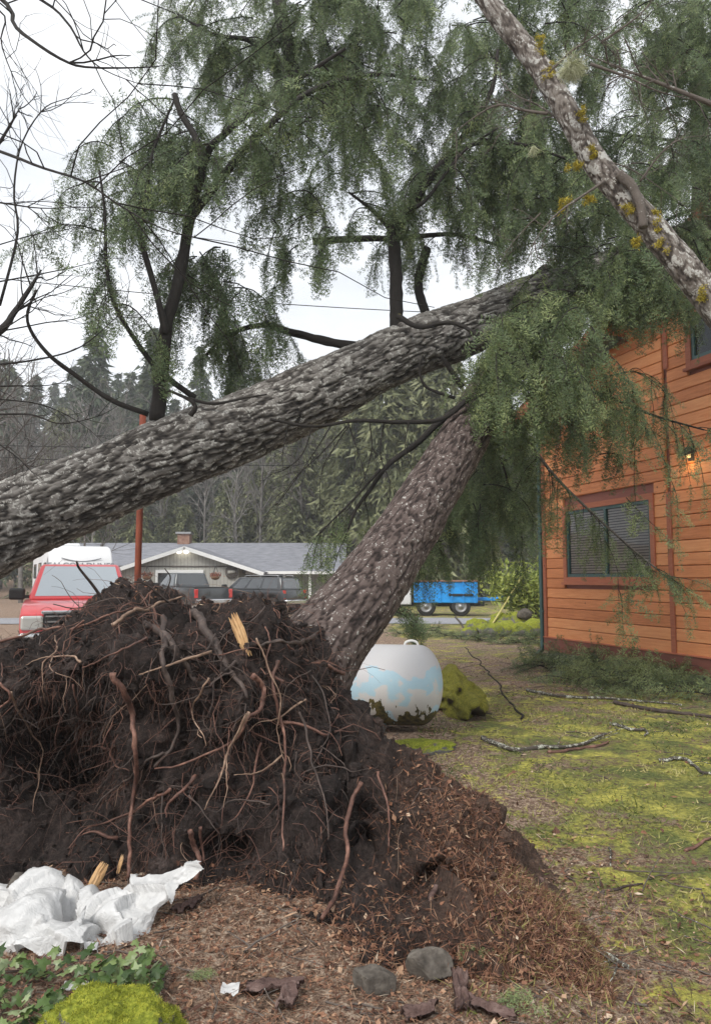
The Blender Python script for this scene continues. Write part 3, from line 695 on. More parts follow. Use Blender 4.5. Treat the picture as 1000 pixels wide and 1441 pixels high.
CB = thing('cabin', 'orange cedar plank cabin with green downspout and blinds in its window', 'cabin', WA)
SE = 6.4
rake = lambda s: 5.15 + .37 * s
# window openings from the photograph, on the wall plane
ws0, wz1 = wallpx(797, 716); ws1, wz0 = wallpx(919, 813); wz1 = (wz1 + wallpx(919, 707)[1]) / 2; wz0 = (wz0 + wallpx(797, 811)[1]) / 2
us0, uz0 = wallpx(974, 508); us1, uz1 = us0 + 1.2, wallpx(974, 468)[1] + .25
sb = wallpx(945, 780)[0]
tr = .105
holes = [(ws0 - tr, ws1 + tr, wz0 - tr, wz1 + tr), (us0 - .1, us1 + .1, uz0 - .12, uz1 + .12)]
bh, z = .205, .385
core = MB(); k = [(0, 0), (SE, 0), (SE, rake(SE) - .1), (0, rake(0) - .1)]
V = [wall(s, zz, -.03) for s, zz in k] + [wall(s, zz, -6.5) for s, zz in k]
core.add(V, [(0, 1, 2, 3), (7, 6, 5, 4), (0, 4, 5, 1), (1, 5, 6, 2), (2, 6, 7, 3), (3, 7, 4, 0)]); core.build('wall_core', M['skirt'], CB, False)
rb = random.Random(3)
while z < rake(SE) - .15:
    for a, b in ((.09, sb - .055), (sb + .055, SE)):
        # start where the rake lets the board in
        sr = (z + bh - 5.05) / .37
        a_ = max(a, sr) if sr > 0 else a
        if b - a_ < .15: continue
        segs = [(a_, b)]
        for h0, h1, hz0, hz1 in holes:
            if z + bh > hz0 + .01 and z < hz1 - .01:
                segs = [q for s_, e_ in segs for q in ((s_, min(e_, h0)), (max(s_, h1), e_)) if q[1] - q[0] > .03]
        for s_, e_ in segs:
            lo, hi = z, z + bh
            for h0, h1, hz0, hz1 in holes:
                pass
            nb = .022 + rb.uniform(-.0025, .0025)
            mb = MB(); wprism(mb, s_ + .002, e_ - .002, [(-.02, lo), (nb - .009, lo + .004), (nb + .004, lo + .016), (nb, hi - .016), (nb - .009, hi - .004), (-.02, hi)])
            mb.build('plank', M['cedar'], CB, False)
    z += bh
m_ = MB(); wbox(m_, -.02, .085, .3, rake(0) - .1, -.02, .05); m_.build('corner_board', M['trim_red'], CB, False)
m_ = MB(); wbox(m_, sb - .05, sb + .05, .385, 3.05, -.02, .045); m_.build('batten', M['trim_red'], CB, False)
sb2 = wallpx(937, 480)[0]
m_ = MB(); wbox(m_, sb2 - .05, sb2 + .05, wallpx(937, 520)[1], rake(sb2) - .1, -.02, .05); m_.build('batten', M['trim_red'], CB, False)
m_ = MB(); wprism(m_, -.03, SE, [(-.02, .10), (.055, .10), (.055, .37), (-.02, .395)]); m_.build('skirt_board', M['skirt'], CB, False)
m_ = MB(); wprism(m_, -.03, SE, [(-.02, .38), (.075, .375), (.075, .39), (-.02, .41)]); m_.build('drip_rail', M['trim_red'], CB, False)
m_ = MB(); wbox(m_, 0.05, SE, -.25, .12, -.25, .02); m_.build('foundation', M['concrete'], CB, False)
# windows
def cabin_window(s0, s1, z0, z1, blinds=True):
    f = MB(); wbox(f, s0 - tr, s0, z0 - tr, z1 + tr, -.02, .05); wbox(f, s1, s1 + tr, z0 - tr, z1 + tr, -.02, .05)
    wbox(f, s0, s1, z1, z1 + tr, -.02, .048); wbox(f, s0, s1, z0 - tr, z0, -.02, .048)
    fo = f.build('window', M['trim_red'], CB, False)
    s = MB(); wbox(s, s0 - tr - .03, s1 + tr + .03, z0 - tr - .05, z0 - tr, -.02, .09); s.build('sill', M['trim_red'], fo, False)
    s = MB()
    for a, b, c, d in ((s0, s0 + .06, z0, z1), (s1 - .06, s1, z0, z1), (s0 + .06, s1 - .06, z0, z0 + .06), (s0 + .06, s1 - .06, z1 - .06, z1), ((s0 + s1) / 2 - .03, (s0 + s1) / 2 + .03, z0 + .06, z1 - .06)): wbox(s, a, b, c, d, -.02, .025)
    s.build('sash', M['green_metal'], fo, False)
    for a, b in ((s0 + .06, (s0 + s1) / 2 - .03), ((s0 + s1) / 2 + .03, s1 - .06)):
        s = MB(); s.add([wall(x_, z_, -.01) for x_, z_ in ((a, z0 + .06), (b, z0 + .06), (b, z1 - .06), (a, z1 - .06))], [(0, 1, 2, 3)]); s.build('pane', GL, fo, False)
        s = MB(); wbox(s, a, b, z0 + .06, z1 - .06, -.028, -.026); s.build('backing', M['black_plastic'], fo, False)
        if blinds:
            s = MB(); zz = z0 + .08
            while zz < z1 - .1:
                wprism(s, a + .01, b - .01, [(-.014, zz), (-.023, zz + .034), (-.024, zz + .034), (-.015, zz - .002)]); zz += .05
            s.build('blinds', M['blind'], fo, False)
def clear_glass():
    m, t, p, o = nodes('window_glass')
    g1 = N_(t, 'ShaderNodeBsdfGlossy'); g1.inputs['Roughness'].default_value = .03; g1.inputs['Color'].default_value = (.7, .75, .8, 1)
    tr_ = N_(t, 'ShaderNodeBsdfTransparent'); tr_.inputs['Color'].default_value = (.98, .98, .98, 1)
    fr = N_(t, 'ShaderNodeFresnel', i_IOR=1.5); ms = N_(t, 'ShaderNodeMixShader')
    t.links.new(fr.outputs[0], ms.inputs[0]); t.links.new(tr_.outputs[0], ms.inputs[1]); t.links.new(g1.outputs[0], ms.inputs[2]); t.links.new(ms.outputs[0], o.inputs['Surface']); return m
GL = clear_glass()
M['blind'] = mat('brown_blind', [(.3, (.28, .25, .22)), (.7, (.4, .36, .32))], 4, rough=.6)
cabin_window(ws0, ws1, wz0, wz1)
cabin_window(us0, us1, uz0, uz1, False)
# roof with overhang
def rslab(s0, s1, n0, n1, th, up=0.0):
    V = [wall(s, rake(s) + up - d, n) for d in (0, th) for s, n in ((s0, n0), (s1, n0), (s1, n1), (s0, n1))]
    return MB().add(V, [(0, 1, 2, 3), (7, 6, 5, 4), (0, 4, 5, 1), (1, 5, 6, 2), (2, 6, 7, 3), (3, 7, 4, 0)])
rslab(-.6, SE + .4, .55, -7, .12, .1).build('roof', M['shingle'], CB, False)
rslab(-.62, SE + .4, .6, .553, .24, .09).build('barge_board', M['trim_red'], CB, False)
for s_ in (.35, 1.5, 2.9):
    m_ = MB(); wprism(m_, s_ - .07, s_ + .07, [(.02, rake(s_) - .22), (.54, rake(s_) - .2), (.54, rake(s_) - .04), (.02, rake(s_) - .04)]); m_.build('rafter_end', M['cedar'], CB, False)
# downspout
dsp = MB(); P = [wall(-.09, rake(0) - .2, .03), wall(-.09, 3, .03), wall(-.09, .3, .03), wall(-.09, .12, .05), wall(-.1, .03, .16)]
for a, b in zip(P[:-1], P[1:]):
    a, b = np.array(a), np.array(b); w_ = .045; V = [x + WU * i * w_ + WN * j * w_ for x in (a, b) for i, j in ((-1, -1), (1, -1), (1, 1), (-1, 1))]
    dsp.add(V, [(0, 1, 5, 4), (1, 2, 6, 5), (2, 3, 7, 6), (3, 0, 4, 7), (3, 2, 1, 0), (4, 5, 6, 7)])
dsp.build('downspout', M['green_metal'], CB, False)
for zz in (.9, 2.6):
    m_ = MB(); wbox(m_, -.15, -.0, zz, zz + .04, -.02, .085); m_.build('downspout_strap', M['green_metal'], CB, False)
# lit wall lantern
ls, lz = wallpx(974, 640)
LN = thing('wall_lantern', 'small dark wall lantern glowing warm on the cabin planks', 'lamp', wall(ls, lz - .12, .03))
m_ = MB(); wbox(m_, ls - .06, ls + .06, lz - .1, lz + .12, .022, .045); m_.build('back_plate', M['black_plastic'], LN, False)
m_ = MB(); wprism(m_, ls - .1, ls + .1, [(.04, lz + .03), (.2, lz - .03), (.21, lz - .01), (.04, lz + .14)]); m_.build('hood', M['black_plastic'], LN, False)
m_ = MB(); wbox(m_, ls - .03, ls + .03, lz - .05, lz + .03, .07, .12); m_.build('bulb', mat('lantern_bulb', [(.9, .8, .6)], emit=((1, .62, .22), .5)), LN, False)
pl_ = bpy.data.lights.new('lantern_light', 'POINT'); pl_.energy = 1.2; pl_.color = (1, .62, .25); pl_.shadow_soft_size = .04
po_ = bpy.data.objects.new('lantern_light', pl_); COL.objects.link(po_); po_.parent = LN; po_.location = [float(x) for x in (WN * .16 + np.array([0, 0, -.03]))]

# ---------------------------------------------------------------- propane tank with painted sky
def tank_mat():
    m, t, p, o = nodes('sky_mural_paint')
    v = coords(t, 'Object'); sep = N_(t, 'ShaderNodeSeparateXYZ'); t.links.new(v, sep.inputs[0]); Z = sep.outputs['Z']
    n = noise(t, coords(t, 'Object', (1, 1, 1.3)), 3.6, 6, .5, .4); nf = noise(t, v, 18, 6, .7)
    # cloud bank high on the tank, blue band, second bank of rounded clouds, painted shrubs at the bottom
    n0 = math_(t, 'MULTIPLY', math_(t, 'SUBTRACT', n, .5), 1.0)
    hz = math_(t, 'ADD', Z, n0)
    cl = ramp(t, hz, [(.17, (.40, .56, .66)), (.19, (.50, .475, .46)), (.42, (.54, .52, .5)), (.46, (.36, .52, .60)), (.60, (.34, .5, .59)), (.63, (.50, .49, .50)), (1.0, (.47, .465, .475))])
    c = mixc(t, math_(t, 'MULTIPLY', nf, .22), cl, (.46, .48, .5))
    sp = noise(t, coords(t, 'Object', (1.6, 1, .75)), 5.2, 5, .55)
    sh = math_(t, 'ADD', math_(t, 'MULTIPLY', Z, -1.6), math_(t, 'MULTIPLY', sp, 2.0))
    sm = ramp(t, sh, [(.64, (0, 0, 0)), (.665, (1, 1, 1))])
    c = mixc(t, sm, c, mixc(t, ramp(t, nf, [(.4, (0, 0, 0)), (.62, (1, 1, 1))]), (.022, .022, .012), (.13, .105, .03)))
    t.links.new(c, p.inputs['Base Color']); p.inputs['Roughness'].default_value = .55; p.inputs['Specular IOR Level'].default_value = .3
    bump(t, p, nf, .12, .01); return m
TKR = .42; tq = at(563, 968, 8.1)
TK = thing('propane_tank', 'white propane tank painted with blue sky clouds and shrubs behind the root plate', 'tank', (tq[0], tq[1], .0), R(-9))
tk = MB(); cl_ = 1.05
prf = [(TKR * math.sin(a), -TKR * .6 * math.cos(a)) for a in np.linspace(0, math.pi / 2, 12)] + [(TKR * math.sin(a), cl_ * 2 + TKR * .6 * -math.cos(a)) for a in np.linspace(math.pi / 2, math.pi, 12)]
lathe(tk, [(r_, -h_) for r_, h_ in prf], 48, 'x', (.2, 0, TKR + .06)); tk.build('vessel', tank_mat(), TK, True, False)
for x in (.12, -1.8):
    lg = MB(); tube(lg, catmull([(x - .07, 0, TKR * 2 + .05), (x - .06, 0, TKR * 2 + .085), (x, 0, TKR * 2 + .105), (x + .06, 0, TKR * 2 + .085), (x + .07, 0, TKR * 2 + .03)], 14), .013, 8); lg.build('lifting_lug', M['white_paint'], TK, True, False)
for x in (-.25, -1.7):
    lg = MB(); box(lg, (x, 0, .06), (.18, .6, .16), bev=.02); lg.build('foot', M['concrete'], TK, False, False)
lg = MB(); lathe(lg, [(.0, .16), (.16, .15), (.2, .1), (.2, -.06)], 18, 'z', (-.95, 0, TKR * 2 + .06)); lg.build('valve_dome', M['white_paint'], TK, True, False)

# rusty pole behind the big trunk
rq = at(194, 815, 11.2)
pm = MB(); tube(pm, [(rq[0], rq[1], -.1), (rq[0], rq[1], 2), (rq[0] + .015, rq[1], at(194, 584, 11.2)[2])], .05, 12)
pm.solo('rusty_pole', mat('rusty_steel', [(.25, (.10, .025, .015)), (.5, (.20, .05, .028)), (.75, (.32, .10, .05))], 7, 8, .85, .4, 40, stretch=(1, 1, .35)), 'tall thin rust red steel pole between red pickup and dark pickup', 'pole')

# ---------------------------------------------------------------- mossy rocks, shrub, moss mound
def moss_rock_mat(name, moss, moss2, stone, thr):
    m, t, p, o = nodes(name); v = coords(t, 'world')
    n = noise(t, v, 3.5, 6, .6); nf = noise(t, v, 60, 5, .7); nm = noise(t, v, 14, 5, .7)
    mf = math_(t, 'ADD', math_(t, 'MULTIPLY', upness(t), .45), math_(t, 'ADD', n, math_(t, 'MULTIPLY', nm, .3)))
    c = mixc(t, ramp(t, mf, [(thr - .04, (0, 0, 0)), (thr + .04, (1, 1, 1))]), ramp(t, nm, [(.3, tuple(x * .55 for x in stone)), (.7, stone)]), ramp(t, math_(t, 'ADD', math_(t, 'MULTIPLY', nf, .6), math_(t, 'MULTIPLY', nm, .4)), [(.32, tuple(x * .35 for x in moss)), (.5, moss), (.68, moss2)]))
    t.links.new(c, p.inputs['Base Color']); p.inputs['Roughness'].default_value = .95; p.inputs['Specular IOR Level'].default_value = .15
    bump(t, p, math_(t, 'ADD', nf, nm), .9, .015); return m
M['moss_rock'] = moss_rock_mat('moss_covered_rock', (.2, .23, .03), (.44, .43, .06), (.2, .19, .18), .78)
M['moss_dull'] = moss_rock_mat('olive_moss', (.15, .145, .025), (.30, .27, .05), (.12, .09, .06), .5)
M['stone'] = mat('grey_stone', [(.3, (.04, .034, .028)), (.5, (.088, .076, .064)), (.75, (.19, .168, .142))], 16, 8, .9, .7, 50, coord='world', bdist=.01)
def rock(mb, c, s, seed, amp=.22, sub=4, sq=1.0, facets=0):
    bm = bmesh.new(); bmesh.ops.create_icosphere(bm, subdivisions=sub, radius=1)
    v = np.array([x.co[:] for x in bm.verts]); n = norm(v)
    if sq != 1: v = np.sign(v) * np.abs(v) ** sq; 
    v = v * (1 + amp * fbm(n * 1.3, 4, seed))[:, None]
    if facets:
        rr = np.random.default_rng(seed)
        for _ in range(facets):
            pn = norm(rr.normal(size=3)); v = v - np.maximum(v @ pn - rr.uniform(.55, .8), 0)[:, None] * pn
        v = v * (1 + .035 * fbm(n * 7, 3, seed + 2))[:, None]
    v = v * np.array(s) + np.array(c)
    for x, q_ in zip(bm.verts, v): x.co = q_
    return mb.bm(bm)
rk = [(672, 884, .42, .34), (690, 886, .4, .28), (712, 884, .42, .3), (733, 885, .34, .26), (752, 884, .4, .34), (706, 871, .5, .3), (728, 872, .42, .36), (660, 886, .25, .2)]
for i, (px, py, w_, h_) in enumerate(rk):
    q = gp(px, py + 10); mb = MB(); rock(mb, (q[0], q[1], h_ * .4), (w_, w_ * .8, h_), 30 + i, .25, 3)
    mb.solo('mossy_rock', M['moss_rock'], ['leftmost dark sided mossy rock in the row by the shrub', 'second rounded mossy rock from the left in the row', 'third rounded mossy rock from the left in the row', 'fourth low mossy rock in the row near the cabin', 'mossy rock at the cabin end of the rock row', 'long low mossy rock in the back row under the shrub', 'taller mossy rock in the back row near the cabin', 'small mossy rock peeking out at the left end of the row'][i], 'rock', 'mossy rocks edging the shrub bed')
q = gp(748, 886); mb = MB(); rock(mb, (q[0] + .05, q[1] + 1.2, .42), (.26, .25, .2), 61, .2, 3); mb.solo('grey_rock', M['stone'], 'bare pale grey rock beside the mossy rocks near the downspout', 'rock')
q = gp(640, 1000); mb = MB(); rock(mb, (q[0] + .02, 9.7, .12), (.3, 1.0, .3), 82, .38, 5); mb.solo('moss_mound', M['moss_dull'], 'olive moss covered mound right of the painted tank', 'mound')
q = gp(585, 1053); mb = MB(); rock(mb, (q[0], q[1], .0), (.34, .22, .09), 73, .25, 4); mb.solo('moss_clump', M['moss_rock'], 'flat green moss clump on the ground in front of the tank', 'moss')
# glossy leaved shrub
SHRUB = leaf_mat('shrub_leaves', [(0, (.06, .1, .025)), (.4, (.24, .3, .06)), (1, (.56, .6, .18))], .35, .4)
def leafshape(n, pos, dirs, L, Wd, rng, fold=.25):
    s = norm(np.cross(dirs, rng.normal(size=(n, 3)))); u = np.cross(s, dirs)
    a = pos; b = pos + dirs * (L * .5)[:, None]; c = pos + dirs * L[:, None]
    l = b + s * Wd[:, None] + u * (Wd * fold)[:, None]; r = b - s * Wd[:, None] + u * (Wd * fold)[:, None]
    V = np.stack([a, l, c, r], 1); k = np.arange(n)[:, None] * 4
    return V.reshape(-1, 3), np.concatenate([k + [0, 1, 2], k + [0, 2, 3]])
def shrub(name, label, base, w, h, n, L, mt, seed, stem=M['far_bark']):
    r = np.random.default_rng(seed); t_ = thing(name, label, 'shrub', base)
    sm = MB(); tips = []
    for k in range(26):
        a = r.uniform(0, 6.28); rr = r.uniform(.1, 1) ** .6; e = np.array([math.cos(a) * w * rr, math.sin(a) * w * .8 * rr, h * r.uniform(.45, 1) * (1.1 - .4 * rr)])
        P = catmull([base, base + e * [.35, .35, .55], base + e], 7); tube(sm, P, np.linspace(.025, .006, 7), 4, False); tips.append(P)
    sm.build('stems', stem, t_)
    P = np.concatenate([p_[3:] for p_ in tips]); pos = P[r.integers(0, len(P), n)] + r.normal(size=(n, 3)) * [w * .13, w * .13, h * .09]
    pos[:, 2] = np.maximum(pos[:, 2], .05)
    d = norm(r.normal(size=(n, 3)) + [0, 0, .35]); V, T = leafshape(n, pos, d, r.uniform(.7, 1.3, n) * L, r.uniform(.16, .24, n) * L, r)
    MB().add(V, None, T, None, np.repeat(np.clip(r.normal(.5, .25, n), 0, 1), 4)).build('leaves', mt, t_, False, kind='stuff')
    return t_
q = gp(722, 874); shrub('broadleaf_shrub', 'bright yellow green glossy leaved shrub behind the mossy rocks', np.array([q[0] + .15, 26.0, 0]), 1.6, 2.3, 4200, .2, SHRUB, 4)
# leaning stakes by the rock row
for i, (a, b, r_, nm, lab, mt) in enumerate((((655, 889), (640, 868), .03, 'dark_stake', 'short dark stick leaning left of the mossy rocks', 'far_bark'), ((690, 882), (733, 812), .03, 'leaning_pole', 'thin pale yellow pole leaning through the bright shrub', 'bamboo'))):
    M['bamboo'] = M.get('bamboo') or mat('pale_bamboo', [(.3, (.42, .38, .12)), (.7, (.62, .56, .24))], 6)
    p0 = gp(*a); p1 = at(b[0], b[1], p0[1] + .3); mb = MB(); tube(mb, catmull([p0, (p0 + p1) / 2 + [.02, 0, .02], p1], 8), r_, 6); mb.solo(nm, M[mt], lab, 'pole' if i else 'stick')
# ---------------------------------------------------------------- leaning fir with its torn-up root plate
LF = thing('leaning_fir', 'leaning uprooted fir with reddish bark and torn up root plate', 'tree', at(300, 1240, 4.6) * [1, 1, 0])
def soil_mat():
    m, t, p, o = nodes('dark_root_soil'); v = coords(t, 'world')
    a = noise(t, v, 3.2, 6, .6); b = noise(t, v, 22, 8, .75); c_ = noise(t, v, 90, 4, .7)
    f = math_(t, 'ADD', math_(t, 'MULTIPLY', a, .35), math_(t, 'ADD', math_(t, 'MULTIPLY', b, .45), math_(t, 'MULTIPLY', c_, .25)))
    c = ramp(t, f, [(.4, (.006, .0042, .0037)), (.5, (.021, .0145, .0125)), (.59, (.055, .038, .033)), (.71, (.14, .105, .093))])
    # drier brown duff on the right-hand flank
    s = N_(t, 'ShaderNodeSeparateXYZ'); t.links.new(v, s.inputs[0])
    k = N_(t, 'ShaderNodeMapRange', interpolation_type='SMOOTHSTEP'); k.inputs['From Min'].default_value = .25; k.inputs['From Max'].default_value = .95
    t.links.new(math_(t, 'ADD', s.outputs['X'], math_(t, 'MULTIPLY', a, .5)), k.inputs['Value'])
    duff = ramp(t, math_(t, 'ADD', math_(t, 'MULTIPLY', b, .6), math_(t, 'MULTIPLY', c_, .4)), [(.32, (.028, .016, .012)), (.5, (.095, .055, .038)), (.64, (.2, .13, .09)), (.76, (.3, .23, .17))])
    c = mixc(t, math_(t, 'MULTIPLY', k.outputs[0], .8), c, duff)
    t.links.new(c, p.inputs['Base Color']); p.inputs['Roughness'].default_value = .88; p.inputs['Specular IOR Level'].default_value = .3
    bump(t, p, math_(t, 'ADD', b, math_(t, 'MULTIPLY', c_, .5)), 1.0, .03); return m
M['soil'] = soil_mat()
cols = [
 [(-260, 930, 4.9), (-260, 1000, 4.7), (-260, 1090, 4.5), (-260, 1190, 4.2), (-260, 1280, 3.9)],
 [(-110, 930, 5.0), (-110, 1000, 4.75), (-110, 1100, 4.6), (-110, 1190, 4.4), (-110, 1268, 3.95)],
 [(0, 915, 5.0), (0, 962, 4.62), (5, 1075, 4.7), (5, 1170, 4.4), (0, 1265, 3.9)],
 [(65, 894, 5.1), (70, 945, 4.45), (75, 1045, 5.0), (80, 1150, 4.75), (80, 1245, 4.02)],
 [(130, 866, 5.15), (135, 930, 4.4), (130, 1030, 4.85), (130, 1140, 4.58), (130, 1242, 4.05)],
 [(205, 850, 5.2), (205, 915, 4.42), (205, 1015, 4.4), (205, 1125, 4.5), (205, 1238, 4.15)],
 [(300, 848, 5.25), (300, 908, 4.55), (300, 1000, 4.35), (300, 1110, 4.38), (300, 1258, 3.98)],
 [(370, 858, 5.28), (375, 912, 4.72), (375, 1000, 4.5), (370, 1110, 4.35), (362, 1272, 3.86)],
 [(416, 893, 5.3), (425, 960, 4.9), (430, 1040, 4.62), (440, 1130, 4.3), (440, 1300, 3.62)],
 [(480, 966, 5.15), (490, 1030, 4.85), (500, 1100, 4.52), (505, 1190, 4.2), (510, 1325, 3.42)],
 [(560, 1046, 4.7), (572, 1100, 4.35), (588, 1150, 4.1), (600, 1210, 3.88), (605, 1342, 3.3)],
 [(640, 1122, 4.32), (652, 1160, 4.08), (668, 1210, 3.85), (680, 1265, 3.62), (690, 1355, 3.22)],
 [(722, 1204, 3.92), (735, 1238, 3.72), (747, 1272, 3.54), (757, 1312, 3.36), (767, 1368, 3.2)],
 [(800, 1296, 3.5), (806, 1318, 3.38), (812, 1336, 3.28), (816, 1352, 3.2), (822, 1390, 3.08)],
 [(850, 1345, 3.42), (852, 1358, 3.35), (854, 1368, 3.28), (858, 1380, 3.2), (862, 1400, 3.02)]]
C = np.array([[at(*p_) for p_ in c] for c in cols])                     # (cols, rows, 3)
cr_ = C[:, 0]
back = [np.stack([cr_[:, 0], cr_[:, 1] + .28, cr_[:, 2] * .93 - .02], -1), np.stack([cr_[:, 0] + .05, cr_[:, 1] + .7, cr_[:, 2] * .5 - .03], -1), np.stack([cr_[:, 0] + .08, cr_[:, 1] + 1.05, cr_[:, 2] * 0 - .12], -1)]
foot = C[:, -1] + np.array([0, -.12, -.18])
Gm = np.stack([back[2], back[1], back[0]] + [C[:, k] for k in range(5)] + [foot], 1)
Gm = catmull(Gm.transpose(0, 1, 2), 330)                                 # along columns
Gm = catmull(Gm.transpose(1, 0, 2), 250)                                 # along rows -> (250, 330, 3)
nn = grid_normals(Gm)
if (nn[120, 150] @ np.array([0, -1, 0])) < 0: nn = -nn
fl = Gm.reshape(-1, 3)
big = fbm(fl * 2.1, 3, 4); midn = fbm(fl * 6.5, 4, 8); ridg = 1 - np.abs(fbm(fl * np.array([9, 9, 3.]), 3, 12)) * 2; fin = fbm(fl * 30, 3, 15)
side = sstep(.2, 1.3, fl[:, 0])                                           # calmer towards the ridge on the right
disp = (.15 * big + .095 * midn + .03 * ridg) * (1 - .62 * side) + .02 * fin
fade = np.clip(np.minimum(np.arange(330), 329 - np.arange(330)) / 18, 0, 1)[None, :].repeat(250, 0).reshape(-1)
fl = fl + nn.reshape(-1, 3) * (disp * (.15 + .85 * fade))[:, None]
# hollows torn under the roots
_pp = proj(fl)
for hx, hy, hw, hh, dp in ((622, 1258, 26, 30, .38), (515, 1205, 20, 38, .30), (318, 1205, 36, 24, .34), (85, 1105, 62, 80, .5), (262, 1020, 22, 26, .12), (360, 925, 16, 14, .12), (440, 1010, 14, 30, .08), (480, 1085, 10, 18, .1)):
    fl[:, 1] += dp * np.exp(-((_pp[:, 0] - hx) / hw) ** 2 - ((_pp[:, 1] - hy) / hh) ** 2) * (np.arange(len(fl)) // 330 > 75)
Gm = fl.reshape(Gm.shape)
MN = grid_normals(Gm)
if (MN[120, 150] @ np.array([0, -1, 0])) < 0: MN = -MN
mb = MB(); gridmesh(mb, Gm); RP = mb.build('root_plate', M['soil'], LF)
front = Gm[70:, :].reshape(-1, 3); frontn = MN[70:, :].reshape(-1, 3); fpx = proj(front)
def mdepth(px, py):
    d2 = (fpx[:, 0] - px) ** 2 + (fpx[:, 1] - py) ** 2
    k = np.argsort(d2)[:12]; k = k[d2[k] < max(60, d2[k[0]] * 3)]
    return fpx[k, 2].min()
def root_mat(name, dark, mid, light):
    m, t, p, o = nodes(name); v = coords(t, 'bco', (1, 1, .5)); a = noise(t, v, 40, 6, .7); b = noise(t, coords(t, 'world'), 7, 5, .6)
    c = ramp(t, math_(t, 'ADD', math_(t, 'MULTIPLY', a, .55), math_(t, 'MULTIPLY', b, .45)), [(.34, dark), (.5, mid), (.66, light)])
    t.links.new(c, p.inputs['Base Color']); p.inputs['Roughness'].default_value = .7; bump(t, p, a, .6, .006); return m
M['root_red'] = root_mat('red_brown_root', (.03, .017, .013), (.11, .05, .035), (.3, .16, .115))
M['root_dark'] = root_mat('dark_root', (.018, .012, .01), (.05, .034, .028), (.13, .095, .08))
M['root_pale'] = root_mat('pale_root', (.07, .042, .03), (.22, .14, .095), (.42, .3, .22))
def root(path, r0, r1, mt, out=.03, sides=8, free=None, n=None):
    pts = []
    for i, (px, py) in enumerate(path):
        pts.append([px, py])
    r0 *= .74; r1 *= .5
    n = n or max(16, len(path) * 8)
    Q = catmull(np.array(pts, float), n)
    D = np.array([mdepth(*q) for q in Q]); D = np.convolve(np.pad(D, 4, mode='edge'), np.ones(9) / 9, 'valid')
    P = np.array([at(q[0], q[1], d - out - r0) for q, d in zip(Q, D)])
    if free is not None: P = P - np.array([0, 1, 0]) * (free * np.linspace(0, 1, n) ** 1.3)[:, None]
    P = P + np.stack([fbm(P * 3.2, 2, 3), fbm(P * 3.2, 2, 6), fbm(P * 3.2, 2, 9)], -1) * .03 + np.stack([fbm(P * 15, 2, 13), fbm(P * 15, 2, 16), fbm(P * 15, 2, 19)], -1) * .007
    b = MB(); tube(b, P, np.linspace(r0, r1, n), sides, True, wob=.45, seed=len(path)); return b.build('root', M[mt], RP)
for a in (
 ([(160, 945), (178, 985), (188, 1025), (190, 1090), (183, 1160), (178, 1235)], .024, .019, 'root_red', .10),
 ([(232, 870), (230, 920), (240, 975), (252, 1030), (215, 1085)], .026, .014, 'root_dark', .04),
 ([(355, 955), (372, 970), (368, 1000), (350, 1012), (320, 1045), (215, 1088)], .022, .009, 'root_red', .07),
 ([(395, 930), (385, 970), (398, 1045), (400, 1120), (396, 1200)], .016, .008, 'root_red', .05),
 ([(350, 1005), (325, 1045), (305, 1090), (290, 1140)], .012, .006, 'root_pale', .09),
 ([(345, 1008), (318, 1060), (314, 1095), (318, 1138)], .008, .004, 'root_pale', .1),
 ([(510, 1105), (490, 1150), (486, 1205), (470, 1250), (452, 1290)], .017, .022, 'root_red', .04),
 ([(296, 915), (250, 935), (232, 940), (200, 950)], .012, .006, 'root_pale', .05),
 ([(0, 905), (45, 887), (100, 885), (160, 868), (215, 848)], .013, .009, 'root_red', .07),
 ([(160, 880), (190, 862), (225, 848), (260, 835)], .017, .012, 'root_pale', .06),
 ([(270, 865), (300, 900), (330, 945), (350, 985)], .045, .02, 'root_dark', -.045),
 ([(205, 880), (225, 890), (262, 930), (285, 985)], .04, .02, 'root_dark', -.04),
 ([(440, 895), (418, 905), (395, 900), (372, 912)], .02, .016, 'root_dark', .03),
 ([(485, 950), (460, 935), (430, 925), (405, 905)], .018, .012, 'root_red', .03),
 ([(420, 1000), (440, 1060), (455, 1120), (462, 1180)], .011, .005, 'root_dark', .05),
 ([(15, 975), (40, 1030), (55, 1060), (48, 1140)], .009, .005, 'root_pale', .06),
 ([(100, 965), (110, 1000), (105, 1050), (112, 1090)], .008, .004, 'root_red', .08),
 ([(0, 960), (14, 985), (-10, 1010)], .012, .01, 'root_red', .08),
 ([(118, 930), (100, 920), (62, 926), (35, 935)], .009, .004, 'root_pale', .06),
 ([(275, 1090), (240, 1130), (232, 1150)], .015, .006, 'root_red', .06),
 ([(290, 960), (270, 1000), (285, 1035), (290, 1045)], .008, .004, 'root_pale', .07),
 ([(365, 900), (388, 960), (392, 990), (388, 1030), (402, 1085)], .008, .004, 'root_pale', .07),
 ([(270, 1175), (280, 1205), (276, 1240)], .018, .022, 'root_red', .05),
 ([(285, 1170), (288, 1215)], .012, .01, 'root_red', .05),
 ([(230, 1060), (190, 1090), (150, 1120), (110, 1170)], .012, .005, 'root_dark', .06),
 ([(240, 1110), (190, 1140), (130, 1165), (98, 1195)], .012, .005, 'root_red', .06),
 ([(400, 960), (380, 940), (384, 905), (378, 880)], .012, .008, 'root_red', .05),
 ([(530, 1085), (545, 1150), (548, 1190)], .01, .006, 'root_red', .05),
 ([(395, 1060), (360, 1085), (325, 1088)], .008, .004, 'root_pale', .07),
 ([(205, 900), (180, 915), (150, 925), (120, 940)], .01, .006, 'root_red', .05),
): root(a[0], a[1], a[2], a[3], a[4])
